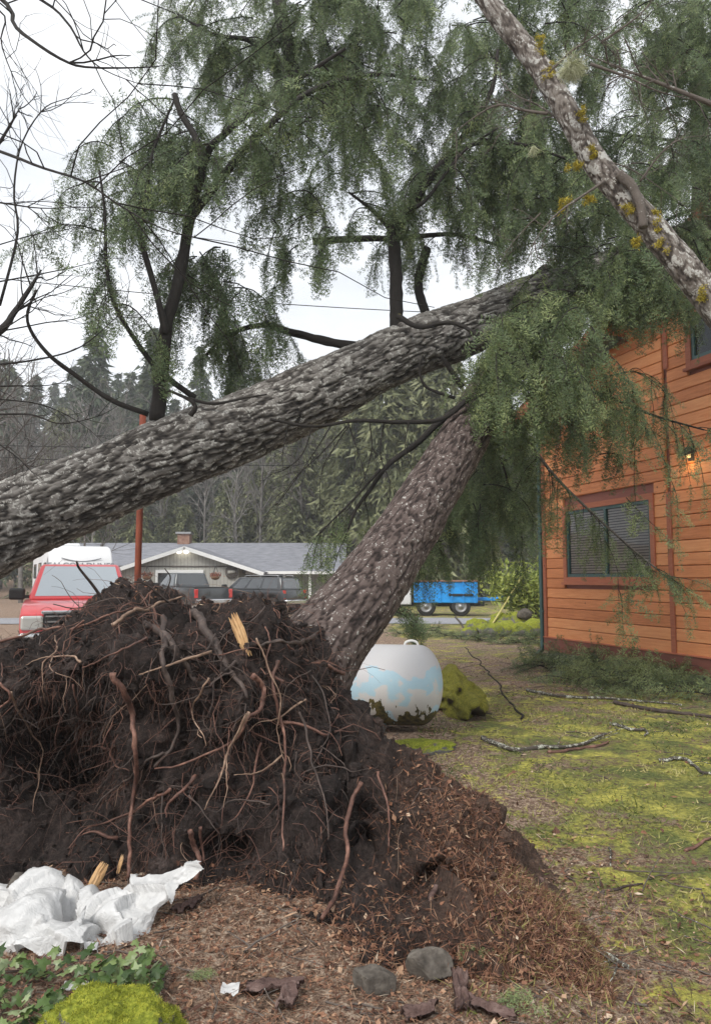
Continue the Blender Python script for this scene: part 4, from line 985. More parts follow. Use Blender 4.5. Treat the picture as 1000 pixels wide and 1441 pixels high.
# many middling roots, tangled
rt_ = np.random.default_rng(88)
for k in range(60):
    i0 = rt_.choice(np.flatnonzero((fpx[:, 0] > -40) & (fpx[:, 0] < 470) & (fpx[:, 1] < 1180))); x, y = fpx[i0, :2]; a_ = rt_.uniform(20, 160); pth = [(x, y)]
    for s in range(rt_.integers(3, 6)): a_ += rt_.normal() * 32; a_ = min(max(a_, -10), 190); x += math.cos(R(a_)) * rt_.uniform(14, 34); y += math.sin(R(a_)) * rt_.uniform(14, 38); pth.append((x, y))
    if max(q[1] for q in pth) > 1235: continue
    r_ = rt_.gamma(3, .0013) + .002; root(pth, r_ * 1.3, r_ * .4, ('root_red', 'root_dark', 'root_pale')[rt_.choice(3, p=[.5, .45, .05])], rt_.uniform(-.01, .05), 5, rt_.uniform(0, .08), 14)
# sticks poking up from the crest
for pth, r_ in (([(150, 852), (132, 825), (112, 800), (108, 790)], .012), ([(240, 850), (222, 835), (205, 822), (190, 818)], .008), ([(228, 845), (240, 815), (232, 800)], .006), ([(210, 850), (160, 842), (110, 856), (75, 850)], .007)):
    P = catmull(np.array([at(px, py, 5.15 - .1 * i) for i, (px, py) in enumerate(pth)]), 12); b = MB(); tube(b, P, np.linspace(r_, r_ * .5, 12), 6); b.build('root', M['root_dark'], RP)
# fine hanging rootlets, uncountable
fr = {k: MB() for k in ('root_red', 'root_dark', 'root_pale')}
rr_ = np.random.default_rng(21)
w = np.where(fpx[:, 0] < 470, 1.0, .15) * np.where(fpx[:, 1] < 1235, 1, .2) * (fpx[:, 0] > -60); w = w / w.sum()
for i, k in enumerate(rr_.choice(len(front), 4800, p=w)):
    p0 = front[k] + frontn[k] * .0; d = norm(frontn[k] * rr_.uniform(.2, .9) + rr_.normal(size=3) * .55 + np.array([0, 0, -.35])); L = rr_.gamma(2.2, .075) + .04; n = 6
    P = [p0 - d * .02]
    for s in range(n): d = norm(d + rr_.normal(size=3) * .38 + np.array([0, 0, -.22])); P.append(P[-1] + d * L / n)
    r0 = rr_.choice([.0014, .002, .003, .0045], p=[.35, .35, .2, .1])
    tube(fr[('root_red', 'root_dark', 'root_pale')[rr_.choice(3, p=[.6, .35, .05])]], np.array(P), np.linspace(r0, r0 * .4, n + 1), 3, False)
for k, b in fr.items(): b.build('rootlets', M[k], RP, True, kind='stuff')
# soil crumbs and clods stuck on the plate
cl = MB()
ico = bmesh.new(); bmesh.ops.create_icosphere(ico, subdivisions=1, radius=1); iv = np.array([v.co[:] for v in ico.verts]); ifc = np.array([[v.index for v in f.verts] for f in ico.faces]); ico.free()
for k in rr_.choice(len(front), 1800, p=w):
    s = rr_.gamma(2, .006) + .004; v = iv * (1 + rr_.normal(size=(12, 1)) * .22) * s * rr_.uniform(.6, 1.3, 3) + front[k] + frontn[k] * s * .4; cl.add(v, None, ifc)
cl.build('soil_clods', M['soil'], RP, False, kind='stuff')
# snapped root with fresh pale wood
def splinter(name, px0, py0, px1, py1, d, r, par, seed):
    """a snapped root end: a bundle of torn wood splinters grown into one jagged piece"""
    a, b = at(px0, py0, d), at(px1, py1, d - .05); q = np.random.default_rng(seed); ax = norm(b - a); L = np.linalg.norm(b - a); s1 = norm(np.cross(ax, [0, 1., .2])); s2 = np.cross(ax, s1); mb = MB()
    for k in range(34):
        an = q.uniform(0, 6.28); rr = r * math.sqrt(q.uniform(0, 1)) * .8; o = s1 * rr * math.cos(an) + s2 * rr * .6 * math.sin(an); t0, t1 = q.uniform(-.12, .3), q.uniform(.75, 1.12)
        P = np.array([a + ax * L * (t0 + (t1 - t0) * f) + o * (1 - .15 * f) + q.normal(size=3) * r * .03 for f in np.linspace(0, 1, 6)]); w = r * q.uniform(.16, .34)
        tube(mb, P, w * np.array([.15, .8, 1, 1, .8, .12]), 5, True, wob=.3, seed=k)
    o = mb.build(name, M['wood_pale'], par, False); o['kind'] = 'stuff'; return o
splinter('broken_root_end', 328, 868, 348, 918, mdepth(338, 895) - .04, .04, RP, 3)
splinter('broken_root_end', 146, 1218, 124, 1258, mdepth(135, 1238) - .12, .032, RP, 5)
splinter('broken_root_end', 172, 1205, 166, 1228, mdepth(170, 1215) - .10, .014, RP, 7)

# trunk of the leaning fir
def bark_trunk(path, radii, nu, nv, seed, amp, kk, elong, flare=None):
    P = catmull(path, nv); Rr = np.interp(np.linspace(0, 1, nv), np.linspace(0, 1, len(radii)), radii)
    mb = MB(); tube(mb, P, Rr, nu, True)
    V = mb.V[0]; b = mb.B[0]; n = nv * nu
    ax = np.repeat(P, nu, 0); out = norm(V[:n] - ax)
    q = b[:n] * np.array([kk, kk, kk * elong])
    warp = np.stack([fbm(q * .6, 2, seed + 1), fbm(q * .6, 2, seed + 2), fbm(q * .6, 2, seed + 4)], -1) * .45
    f1 = np.abs(fbm(q + warp, 2, seed)); f2 = np.abs(fbm(q * np.array([2.3, 2.3, 2.6]) + 5 + warp, 2, seed + 7))
    h = sstep(0, .3, f1) * .7 + sstep(0, .3, f2) * .3
    lump = fbm(b[:n] * np.array([2.2, 2.2, .9]), 3, seed + 11)
    V[:n] += out * (amp * (h - .7) + Rr.repeat(nu) * .10 * lump + amp * .25 * fbm(q * 5, 2, seed + 20))[:, None]
    A = np.full(len(V), .5); A[:n] = h; mb.A[0] = A; mb.hasA = True
    return mb, P, Rr
M['bark_fir'] = bark_mat('grey_furrowed_bark', (.013, .011, .010), (.06, .053, .047), (.165, .153, .14), (.33, .32, .295), .45, 1.0, .1, 14)
M['bark_red'] = bark_mat('reddish_lichen_bark', (.013, .009, .008), (.05, .036, .032), (.11, .083, .074), (.36, .345, .32), .22, 1.2, .0, 26)
M['bark_limb'] = bark_mat('dark_limb_bark', (.008, .0075, .007), (.021, .018, .016), (.05, .045, .04), (.2, .2, .17), .1, 2.0, .42, 9)
M['bark_alder'] = bark_mat('pale_alder_bark', (.035, .028, .024), (.105, .087, .075), (.2, .178, .16), (.38, .37, .345), .56, 1.2, .4, 9)
T2 = [at(402, 985, 5.6), at(444, 922, 5.9), at(510, 838, 6.4), at(572, 745, 7.2), at(630, 655, 8.1), at(682, 562, 9.2), at(725, 480, 10.2), at(770, 390, 11.6)]
mb, P2, R2 = bark_trunk(T2, [.41, .345, .31, .298, .288, .272, .25, .2], 150, 430, 40, .016, 17, .24)
mb.build('trunk', M['bark_red'], LF)

# ---------------------------------------------------------------- litter on the ground and on the plate's flank: leaves, needles, bark flakes
LIT = leaf_mat('leaf_litter', [(0, (.03, .016, .012)), (.3, (.10, .046, .03)), (.55, (.24, .115, .068)), (.8, (.38, .24, .15)), (1, (.58, .48, .37))], .1, .7)
def frame_on(nrm, rng):
    t_ = norm(np.cross(nrm, rng.normal(size=nrm.shape))); return t_, np.cross(nrm, t_)
lt = MB(); rl = np.random.default_rng(31)
def scatter_flakes(pos, nrm, L, Wd, lift, tint):
    n = len(pos); u, v = frame_on(nrm, rl); nr = nrm + rl.normal(size=(n, 3)) * .35; nr = norm(nr); u, v = frame_on(nr, rl)
    c = pos + nrm * lift[:, None]
    V = np.stack([c - u * L[:, None], c + v * Wd[:, None] + nr * (Wd * .3)[:, None], c + u * L[:, None], c - v * Wd[:, None] + nr * (Wd * .3)[:, None]], 1)
    k = np.arange(n)[:, None] * 4; lt.add(V.reshape(-1, 3), None, np.concatenate([k + [0, 1, 2], k + [0, 2, 3]]), None, np.repeat(tint, 4))
def ground_pts(n, xr, yr, dens=None):
    x = rl.uniform(*xr, n); y = rl.uniform(*yr, n)
    if dens is not None: k = rl.uniform(size=n) < dens(x, y); x, y = x[k], y[k]
    return np.stack([x, y, gz(x, y)], -1)
near_root = lambda x, y: np.clip(1.5 - np.abs(x + .3) / 1.5, .12, 1) * np.clip(1.7 - np.abs(y - 3.5) / 1.0, .15, 1)
gp_ = ground_pts(24000, (-2.2, 2.4), (2.4, 5.2), near_root); n = len(gp_); up = np.tile([0, 0, 1.], (n, 1))
scatter_flakes(gp_, up, rl.gamma(2.0, .0042, n) + .003, rl.gamma(2, .0022, n) + .0012, rl.uniform(.002, .02, n), rl.beta(2, 2.2, n))
gp_ = ground_pts(30000, (-2.2, 2.2), (2.4, 5.0), near_root); n = len(gp_); up = np.tile([0, 0, 1.], (n, 1))
scatter_flakes(gp_, up, rl.uniform(.012, .045, n), np.full(n, .0013), rl.uniform(.002, .02, n), np.clip(rl.normal(.55, .2, n), 0, 1))
gp_ = ground_pts(17000, (-1, 8), (3, 16), lambda x, y: .3 + .5 * sstep(7, 10, y)); n = len(gp_); up = np.tile([0, 0, 1.], (n, 1))
scatter_flakes(gp_, up, rl.gamma(2.5, .006, n) + .005, rl.gamma(2, .0026, n) + .0015, rl.uniform(.003, .02, n), rl.beta(1.6, 1.6, n))
mw = np.where(fpx[:, 0] > 455, 1, 0) * sstep(-.1, .6, front[:, 0] + .5 * (fpx[:, 1] - 1150) / 300) + np.where((fpx[:, 1] > 1215) & (fpx[:, 0] > 230), .8, 0) + np.where((fpx[:, 1] < 862), .3, 0); mw = mw / mw.sum()
k = rl.choice(len(front), 11000, p=mw); n = len(k)
scatter_flakes(front[k], norm(frontn[k]), rl.gamma(2.2, .0042, n) + .004, rl.gamma(2, .002, n) + .001, rl.uniform(.001, .018, n), rl.beta(2, 2.4, n))
k = rl.choice(len(front), 14000, p=mw); n = len(k)
scatter_flakes(front[k], norm(frontn[k]), rl.uniform(.015, .06, n), np.full(n, .0016), rl.uniform(.002, .025, n), np.clip(rl.normal(.42, .2, n), 0, 1))
tag(lt.build('leaf_litter', LIT, None, False), 'brown needles, dead leaves and bark flakes strewn round the roots', 'litter', kind='stuff')
# twiggy debris
tw = MB()
tp_ = np.concatenate([ground_pts(260, (-1.8, 2.2), (2.5, 4.4)), ground_pts(330, (0, 8), (4.3, 15))])
for p_ in tp_:
    a = rl.uniform(0, 6.28); L = rl.gamma(2, .07) + .05; d = np.array([math.cos(a), math.sin(a), rl.uniform(-.05, .12)]); P = [p_ + [0, 0, .006]]
    for s in range(4): d = norm(d + rl.normal(size=3) * [.25, .25, .06]); P.append(P[-1] + d * L / 4)
    P = np.array(P); P[:, 2] = np.maximum(P[:, 2], gz(P[:, 0], P[:, 1]) + .004); tube(tw, P, np.linspace(.005, .0025, 5) * rl.uniform(.5, 1.3), 4, False)
tag(tw.build('small_twigs', M['bark_alder'], None), 'small broken twigs strewn over the moss and litter', 'twigs', kind='stuff')
# grass blades and moss tufts over the lawn
GRS = leaf_mat('grass_blades', [(0, (.06, .085, .025)), (.4, (.15, .18, .05)), (.7, (.3, .3, .085)), (1, (.48, .42, .18))], .3, .6)
def lawn_d(x, y):
    q = np.stack([x * .9, y * .9, x * 0], -1); return np.clip(.55 + 1.3 * fbm(q, 3, 44), 0, 1) * (x > .45 + (y - 4) * .05)
gb = ground_pts(70000, (.2, 6.5), (2.7, 11), lambda x, y: lawn_d(x, y) * np.clip(1.35 - y / 10, .15, 1) * (np.abs(x) < y * .56 + .3))
n = len(gb); d = norm(rl.normal(size=(n, 3)) * [.7, .7, .2] + [0, 0, .55]); L = rl.gamma(3, .010, n) + .010
tri = blades(gb - [0, 0, .003], d, L * rl.uniform(.6, 1.3, n), .0022 + .00055 * gb[:, 1], rl)
tg = np.clip(.5 + .8 * fbm(gb * 1.3, 2, 60) + rl.normal(size=n) * .2, 0, 1)
mbg = MB().add(tri.reshape(-1, 3), None, np.arange(n * 3).reshape(-1, 3), None, np.repeat(tg, 3))
k = np.flatnonzero((fpx[:, 0] > 690) & (fpx[:, 1] > 1225)); k = rl.choice(k, 3000); n = len(k)
d = norm(rl.normal(size=(n, 3)) * .5 + norm(frontn[k]) * .6 + [0.2, -.3, .1]); tri = blades(front[k], d, rl.uniform(.02, .07, n), np.full(n, .0016), rl)
mbg.add(tri.reshape(-1, 3), None, np.arange(n * 3).reshape(-1, 3), None, np.repeat(np.clip(rl.normal(.82, .15, n), 0, 1), 3))
tag(mbg.build('grass', GRS, None, False), 'short grass and moss tufts on the lawn and on the lifted turf', 'grass', kind='stuff')

# ---------------------------------------------------------------- crumpled white plastic sheet
def sheet_mat():
    m, t, p, o = nodes('white_plastic'); v = coords(t, 'Object'); n = noise(t, v, 9, 6, .65); n2 = noise(t, v, 30, 6, .7)
    c = ramp(t, n, [(.3, (.48, .48, .475)), (.6, (.64, .64, .635))])
    c = mixc(t, ramp(t, math_(t, 'ADD', math_(t, 'MULTIPLY', n, .5), math_(t, 'MULTIPLY', n2, .5)), [(.62, (0, 0, 0)), (.68, (.8, .8, .8))]), c, (.09, .07, .055))
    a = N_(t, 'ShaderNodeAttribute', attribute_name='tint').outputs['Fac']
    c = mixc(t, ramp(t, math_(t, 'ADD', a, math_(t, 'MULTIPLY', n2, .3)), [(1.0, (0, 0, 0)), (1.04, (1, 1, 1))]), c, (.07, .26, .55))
    t.links.new(c, p.inputs['Base Color']); p.inputs['Roughness'].default_value = .4; p.inputs['Specular IOR Level'].default_value = .45
    vo = N_(t, 'ShaderNodeTexVoronoi', feature='DISTANCE_TO_EDGE', i_Scale=16.0); wv_ = N_(t, 'ShaderNodeVectorMath', operation='ADD'); t.links.new(v, wv_.inputs[0]); nz = N_(t, 'ShaderNodeTexNoise', i_Scale=6.0); t.links.new(v, nz.inputs['Vector']); t.links.new(nz.outputs['Color'], wv_.inputs[1]); t.links.new(wv_.outputs[0], vo.inputs['Vector']); bump(t, p, ramp(t, vo.outputs['Distance'], [(0, (0, 0, 0)), (.3, (1, 1, 1))]), .22, .01)
    tr_ = N_(t, 'ShaderNodeBsdfTranslucent'); t.links.new(c, tr_.inputs['Color']); ms = N_(t, 'ShaderNodeMixShader'); ms.inputs[0].default_value = .2
    t.links.new(p.outputs[0], ms.inputs[1]); t.links.new(tr_.outputs[0], ms.inputs[2]); t.links.new(ms.outputs[0], o.inputs['Surface']); return m
PSM = sheet_mat()
PS = thing('plastic_sheet', 'crumpled torn white plastic sheet at the foot of the root plate', 'sheet', gp(120, 1345))
def facet(p, k, seed, n=52):
    """creases of a crumpled film: height of the highest of many tilted planes in cells"""
    r = np.random.default_rng(seed); c = r.uniform(p.min(0) - .1, p.max(0) + .1, (n, 3)); s = r.normal(size=(n, 3)) * k
    d = np.linalg.norm(p[:, None, :] - c[None], axis=2); i = np.argsort(d, 1)[:, :2]
    h = lambda q: np.einsum('ij,ij->i', p - c[q], s[q])
    return np.minimum(np.maximum(h(i[:, 0]), h(i[:, 1])), .06)
def sheet(rows, nu, nv, seed, amp, blue=(), torn=.35):
    C_ = np.array([[at(*q) for q in r_] for r_ in rows]); G = catmull(C_, nu); G = catmull(G.transpose(1, 0, 2), nv); nr = grid_normals(G).reshape(-1, 3)
    if nr[:, 1].mean() > 0: nr = -nr
    f = G.reshape(-1, 3); u_ = np.linspace(0, 1, nu)[None].repeat(nv, 0).ravel(); v_ = np.linspace(0, 1, nv)[:, None].repeat(nu, 1).ravel()
    wv = fbm(f * 4.5, 2, seed); rd = 1 - np.abs(fbm(f * np.array([5, 5, 8]), 2, seed + 3)) * 2.2
    f = f + nr * (amp * (wv * .9 + rd * .25) + facet(f, .5, seed) * 1.0 + .004 * (1 - np.abs(fbm(f * 17, 2, seed + 8)) * 2.5))[:, None]
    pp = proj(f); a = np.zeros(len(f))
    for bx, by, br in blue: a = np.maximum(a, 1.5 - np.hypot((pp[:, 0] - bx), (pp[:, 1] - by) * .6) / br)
    i = np.arange(nv - 1)[:, None] * nu; j = np.arange(nu - 1)[None, :]; q = np.stack([i + j, i + j + 1, i + nu + j + 1, i + nu + j], -1).reshape(-1, 4)
    # ragged edge: drop outer faces where noise bites in, and a few tears
    e = np.minimum(np.minimum(u_, 1 - u_), np.minimum(v_, 1 - v_)); bite = e < .03 + .05 * (fbm(f * 9, 3, seed + 5))
    q = q[~bite[q].any(1)]
    MB().add(f, q, None, None, a).build('sheet_fold', PSM, PS)
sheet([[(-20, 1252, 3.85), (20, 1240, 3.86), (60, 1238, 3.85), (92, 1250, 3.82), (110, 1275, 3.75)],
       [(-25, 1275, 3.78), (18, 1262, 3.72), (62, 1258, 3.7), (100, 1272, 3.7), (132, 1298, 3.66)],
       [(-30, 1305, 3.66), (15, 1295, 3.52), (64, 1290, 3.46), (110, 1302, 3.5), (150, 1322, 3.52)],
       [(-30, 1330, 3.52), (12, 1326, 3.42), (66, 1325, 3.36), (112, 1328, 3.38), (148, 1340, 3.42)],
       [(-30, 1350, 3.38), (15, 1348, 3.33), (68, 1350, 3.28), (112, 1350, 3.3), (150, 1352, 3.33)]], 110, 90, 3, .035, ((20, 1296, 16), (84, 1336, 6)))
sheet([[(180, 1262, 3.78), (205, 1238, 3.78), (236, 1220, 3.76), (266, 1208, 3.74), (292, 1215, 3.7)],
       [(115, 1275, 3.75), (160, 1262, 3.74), (205, 1262, 3.7), (245, 1246, 3.68), (278, 1236, 3.66)],
       [(115, 1290, 3.66), (150, 1285, 3.6), (185, 1288, 3.56), (208, 1282, 3.58), (228, 1275, 3.62)],
       [(130, 1318, 3.55), (160, 1312, 3.5), (188, 1312, 3.48), (205, 1310, 3.52), (215, 1310, 3.55)],
       [(120, 1345, 3.38), (158, 1348, 3.33), (190, 1346, 3.34), (212, 1342, 3.36), (226, 1340, 3.4)]], 110, 90, 9, .025, ())
for i, (px, py, w_, lab) in enumerate(((324, 1384, .034, 'small scrap of white plastic lying on the brown litter'), (107, 1377, .045, 'scrap of white plastic among the ivy leaves'))):
    q = gp(px, py, .06); u = np.linspace(-1, 1, 9); U, V_ = np.meshgrid(u, u); G = np.stack([q[0] + U * w_, q[1] + V_ * w_ * .8, .0 * U + gz(q[0] + U * w_, q[1] + V_ * w_ * .8) + .02], -1)
    f = G.reshape(-1, 3); G = (f + np.array([0, 0, 1]) * (.02 * fbm(f * 22, 3, 5 + i))[:, None]).reshape(G.shape); mb = MB(); gridmesh(mb, G, None, np.zeros(81)); mb.solo('plastic_scrap', PSM, lab, 'scrap', 'plastic scraps')

# ---------------------------------------------------------------- ivy, leaf by leaf
IVY = leaf_mat('ivy_leaf', [(0, (.03, .055, .02)), (.4, (.075, .125, .035)), (.7, (.16, .22, .07)), (1, (.32, .38, .22))], .2, .35)
IV = thing('ivy', 'low ivy with lobed green leaves in front of the white plastic sheet', 'plant', gp(80, 1390))
ol = [(0, 0), (.28, -.22), (.5, -.05), (.36, .22), (.42, .52), (.16, .55), (0, 1), (-.16, .55), (-.42, .52), (-.36, .22), (-.5, -.05), (-.28, -.22)]
lms = []
for k in range(6):
    v = np.array([(x, y, -.25 * x * x - .18 * y * y + .06) for x, y in ol] + [(0, .3, .09)]); m_ = MB().add(v, None, [(12, i, (i + 1) % 12) for i in range(12)], None, .1 + k * .16); lms.append(m_.mesh('leaf', IVY, False))
vs_ = MB(); ri = np.random.default_rng(77)
for k in range(230):
    px = ri.uniform(-40, 235); py = ri.uniform(1348, 1450) if px < 110 else ri.uniform(1338, 1400)
    if px > 235 - (py - 1335) * .2: continue
    if 75 < px < 215 and py > 1402: continue
    q = gp(px, py, .08); s = ri.uniform(.03, .058); o = bpy.data.objects.new('leaf', lms[ri.integers(6)]); COL.objects.link(o); o.parent = IV
    z_ = float(gz(q[0:1], q[1:2])[0]) + ri.uniform(.02, .12)
    o.location = [float(c) for c in np.array([q[0], q[1], z_]) - ROOT[IV.name]]; o.rotation_euler = (ri.uniform(.0, .95), ri.normal() * .3, ri.uniform(0, 6.28) if ri.uniform() < .4 else ri.normal(0, .9)); o.scale = (s, s, s)
    if k % 3 == 0: tube(vs_, catmull([(q[0], q[1], z_), (q[0] + ri.normal() * .03, q[1] + .02, z_ - .03), (q[0] + ri.normal() * .05, q[1] + .06, 0.02)], 6), .0015, 4, False)
vs_.build('stems', M['root_red'], IV, kind='stuff')

# ---------------------------------------------------------------- stones, bark pieces and the moss boulder in front
q = gp(146, 1441, .1); mb = MB(); rock(mb, (q[0] + .01, q[1] + .03, .02), (.262, .21, .15), 91, .3, 6)
bo = mb.solo('mossy_boulder', M['moss_rock'], 'rounded boulder under bright yellow green moss at the bottom edge', 'boulder')
bv = np.array([v.co[:] for v in bo.data.vertices]) + np.array(bo.location); bn = np.array([v.normal[:] for v in bo.data.vertices])
MOSS = leaf_mat('moss_fronds', [(0, (.10, .125, .015)), (.5, (.26, .28, .03)), (1, (.5, .5, .07))], .25, .8)
k = ri.choice(np.flatnonzero(bn[:, 2] > .05), 22000); d = norm(bn[k] + ri.normal(size=(22000, 3)) * .6); pos = bv[k] + ri.normal(size=(22000, 3)) * .003
tri = blades(pos, d, ri.uniform(.004, .012, 22000), np.full(22000, .0014), ri); tn = np.clip(.5 + .7 * fbm(pos * 28, 2, 3) + ri.normal(size=22000) * .18, 0, 1); keep = fbm(pos * 9, 3, 8) > -.28
tri = tri[keep]; MB().add(tri.reshape(-1, 3), None, np.arange(len(tri) * 3).reshape(-1, 3), None, np.repeat(tn[keep], 3)).build('moss', MOSS, bo, False, kind='stuff')
for i, (px, py, s, seed, lab) in enumerate(((525, 1388, (.088, .065, .078), 95, 'square dark grey stone block half sunk in litter'), (604, 1366, (.10, .07, .07), 97, 'rounded grey stone beside the square stone block'), (20, 1262, (.1, .08, .1), 99, 'dull brown stone left of the plastic sheet'))):
    q = gp(px, py + 10, .02); mb = MB(); rock(mb, (q[0], q[1] + .03, .045), s, seed, .12, 5, .7 if i == 0 else .9, facets=9 if i == 0 else 5); mb.solo('stone', M['stone'], lab, 'stone')
M['bark_piece'] = mat('purple_brown_bark', [(.3, (.045, .025, .022)), (.55, (.12, .075, .065)), (.8, (.24, .17, .15))], 9, 7, .8, .7, 40, coord='world', stretch=(1, 3, 1))
bk = [(380, 1391, .10, .025, 5, 'long flat bark piece left of the square stone'), (402, 1413, .03, .05, 80, 'upright pale bark chip below the long bark piece'), (648, 1398, .028, .085, 85, 'dark stick of bark standing right of the rounded stone'), (265, 1275, .075, .018, 40, 'dark bark stick right of the plastic sheet'), (690, 1425, .09, .02, -25, 'bark strip near the bottom edge right of the stones'), (590, 1425, .07, .02, 15, 'curled bark strip at the bottom edge below the stones'), (770, 1265, .06, .03, -40, 'reddish bark flake at the lower right edge of the lifted soil'), (748, 1230, .05, .03, 10, 'bark flake high on the right edge of the lifted soil')]
for i, (px, py, l, w_, a, lab) in enumerate(bk):
    q = gp(px, py, .03); zc = float(gz(q[0:1], q[1:2])[0])
    u = np.linspace(-1, 1, 14); G = []
    ca, sa = math.cos(R(a)), math.sin(R(a)); big_ = max(l, w_) ; sm_ = min(l, w_); long_ax = a if l >= w_ else a
    for layer in (1, -1):
        U, V_ = np.meshgrid(u * big_, u * sm_); hh = .006 * layer + .012 * (1 - (V_ / sm_) ** 2) + .022 * fbm(np.stack([U.ravel() * 30, V_.ravel() * 60, U.ravel() * 0 + i * 3], -1), 3, i).reshape(U.shape)
        edge = 1 + .4 * fbm(np.stack([U.ravel() * 25, V_.ravel() * 40, U.ravel() * 0 + 7 + i], -1), 2, 4).reshape(U.shape)
        G.append(np.stack([q[0] + (ca * U - sa * V_) * edge, q[1] + (sa * U + ca * V_) * edge, zc + .03 + hh + (sa * U + ca * V_) * .25], -1))
    mb = MB(); gridmesh(mb, G[0]); gridmesh(mb, G[1])
    n1 = 14; rim = [r_ for r_ in range(13)] ; idx = [k for k in range(n1)] + [k * n1 + n1 - 1 for k in range(1, n1)] + [(n1 - 1) * n1 + k for k in range(n1 - 2, -1, -1)] + [k * n1 for k in range(n1 - 2, 0, -1)]
    mb.Q.append(np.array([(idx[k], idx[(k + 1) % len(idx)], 196 + idx[(k + 1) % len(idx)], 196 + idx[k]) for k in range(len(idx))])); mb.solo('bark_piece', M['bark_piece'], lab, 'bark')
# sticks and branches lying about
def lay(name, pts, r0, r1, mt, lab, cat='branch', n=30, kids=0, z=.0, lift=None, seed=1):
    r0 *= .7; r1 *= .6
    P = np.array([gp(px, py) for px, py in pts]); P[:, 2] = gz(P[:, 0], P[:, 1]) + r0 * .8 + z
    if lift is not None: P[:, 2] += np.array(lift)
    P = catmull(P, n); P += np.stack([fbm(P * 4, 3, seed), fbm(P * 4, 3, seed + 3), P[:, 0] * 0], -1) * .05
    t_ = thing(name, lab, cat, P[0]); b = MB(); tube(b, P, np.linspace(r0, r1, n), 8, True, wob=.3, seed=seed); b.build('stem', M[mt], t_)
    r = np.random.default_rng(seed)
    for k in range(kids):
        i = r.integers(4, n - 2); d = norm(P[i + 1] - P[i]); a = r.choice([-1, 1]) * r.uniform(.5, 1); d = np.array([d[0] * math.cos(a) - d[1] * math.sin(a), d[0] * math.sin(a) + d[1] * math.cos(a), r.uniform(.02, .3)])
        b = MB(); L = r.uniform(.15, .45); Q = catmull([P[i], P[i] + d * L * .5 + r.normal(size=3) * .02, P[i] + d * L], 8); Q[:, 2] = np.maximum(Q[:, 2], gz(Q[:, 0], Q[:, 1]) + .008); tube(b, Q, np.linspace(r1 * .5, r1 * .2, 8), 5); b.build('twig', M[mt], t_)
    return t_
M['bark_lichen'] = bark_mat('lichen_crusted_bark', (.03, .025, .02), (.07, .06, .05), (.14, .125, .11), (.46, .47, .4), .85, 1.6, .1, 12)
lay('fallen_branch', [(680, 1042), (720, 1054), (765, 1052), (810, 1048), (850, 1033)], .036, .02, 'bark_lichen', 'lichen crusted branch lying on the moss right of the tank', kids=4, seed=2)
lay('fallen_branch', [(766, 1060), (800, 1054), (845, 1048), (855, 1042)], .025, .015, 'root_red', 'bare reddish stick lying against the lichen crusted branch', seed=3)
lay('fallen_branch', [(865, 990), (910, 998), (960, 1006), (1010, 1013)], .04, .032, 'root_dark', 'straight dark wet branch lying near the cabin', seed=4)
lay('fallen_branch', [(860, 1022), (885, 1030), (915, 1032), (905, 1040)], .03, .015, 'bark_lichen', 'short pale lichen branch between the dark branch and the moss', kids=2, seed=5)
lay('fallen_branch', [(925, 1070), (955, 1070), (985, 1085), (1010, 1092)], .028, .016, 'bark_lichen', 'pale lichen branch at the right edge of the lawn', kids=2, seed=6)
lay('fallen_branch', [(740, 975), (775, 982), (830, 984), (880, 985), (960, 992)], .035, .02, 'bark_lichen', 'long pale branch under the fallen boughs by the cabin', kids=4, seed=7)
lay('fallen_branch', [(735, 1012), (705, 985), (680, 968), (655, 955)], .02, .012, 'bark_limb', 'thin dark stick slanting over the moss mound beside the tank', lift=[0, .12, .3, .5], seed=8)
lay('fallen_branch', [(965, 1200), (990, 1190), (1015, 1180)], .016, .01, 'root_red', 'brown stick at the right edge of the lawn', seed=9)
lay('fallen_branch', [(838, 1246), (865, 1245), (900, 1238)], .014, .008, 'root_dark', 'short dark stick on the mossy lawn', seed=10)
lay('fallen_branch', [(855, 1190), (858, 1205), (864, 1216)], .01, .006, 'bark_lichen', 'tiny forked pale twig on the mossy lawn', kids=1, seed=11)
lay('fallen_branch', [(786, 1290), (815, 1312), (850, 1335), (885, 1360)], .026, .016, 'bark_lichen', 'flaky pale lichen branch along the foot of the lifted turf', kids=5, seed=12)
lay('fallen_branch', [(652, 1390), (650, 1345), (640, 1300), (646, 1240)], .005, .004, 'root_pale', 'thin straight pale stick leaning on the rounded stone', lift=[0, .06, .14, .3], seed=13)
lay('fallen_branch', [(245, 1325), (290, 1290), (340, 1262)], .006, .004, 'root_pale', 'thin pale twig on the litter right of the plastic sheet', seed=14)
lay('fallen_branch', [(620, 1285), (600, 1310), (575, 1345)], .02, .012, 'bark_piece', 'grey brown stick leaning on the stones below the hollow', lift=[.14, .07, .02], seed=15)
lay('fallen_branch', [(655, 1372), (690, 1370), (730, 1364)], .008, .006, 'root_pale', 'pale stick lying right of the rounded stone', seed=16)
# ---------------------------------------------------------------- big fallen fir across the picture
T1 = [at(-430, 985, 6.4), at(-200, 845, 6.9), at(0, 744, 7.6), at(120, 692, 7.85), at(230, 644, 8.1), at(350, 598, 8.4), at(450, 553, 8.65), at(560, 500, 8.95), at(650, 465, 9.25), at(740, 428, 9.6), at(850, 385, 10.2), at(980, 330, 11.0)]
FF = thing('fallen_fir', 'huge fallen fir with furrowed grey trunk resting across to the cabin', 'tree', T1[0] * [1, 1, 0])
mb, P1, R1 = bark_trunk(T1, [.47, .45, .415, .40, .395, .39, .375, .35, .34, .33, .29, .24], 160, 520, 70, .032, 13, .27)
mb.build('trunk', M['bark_fir'], FF)

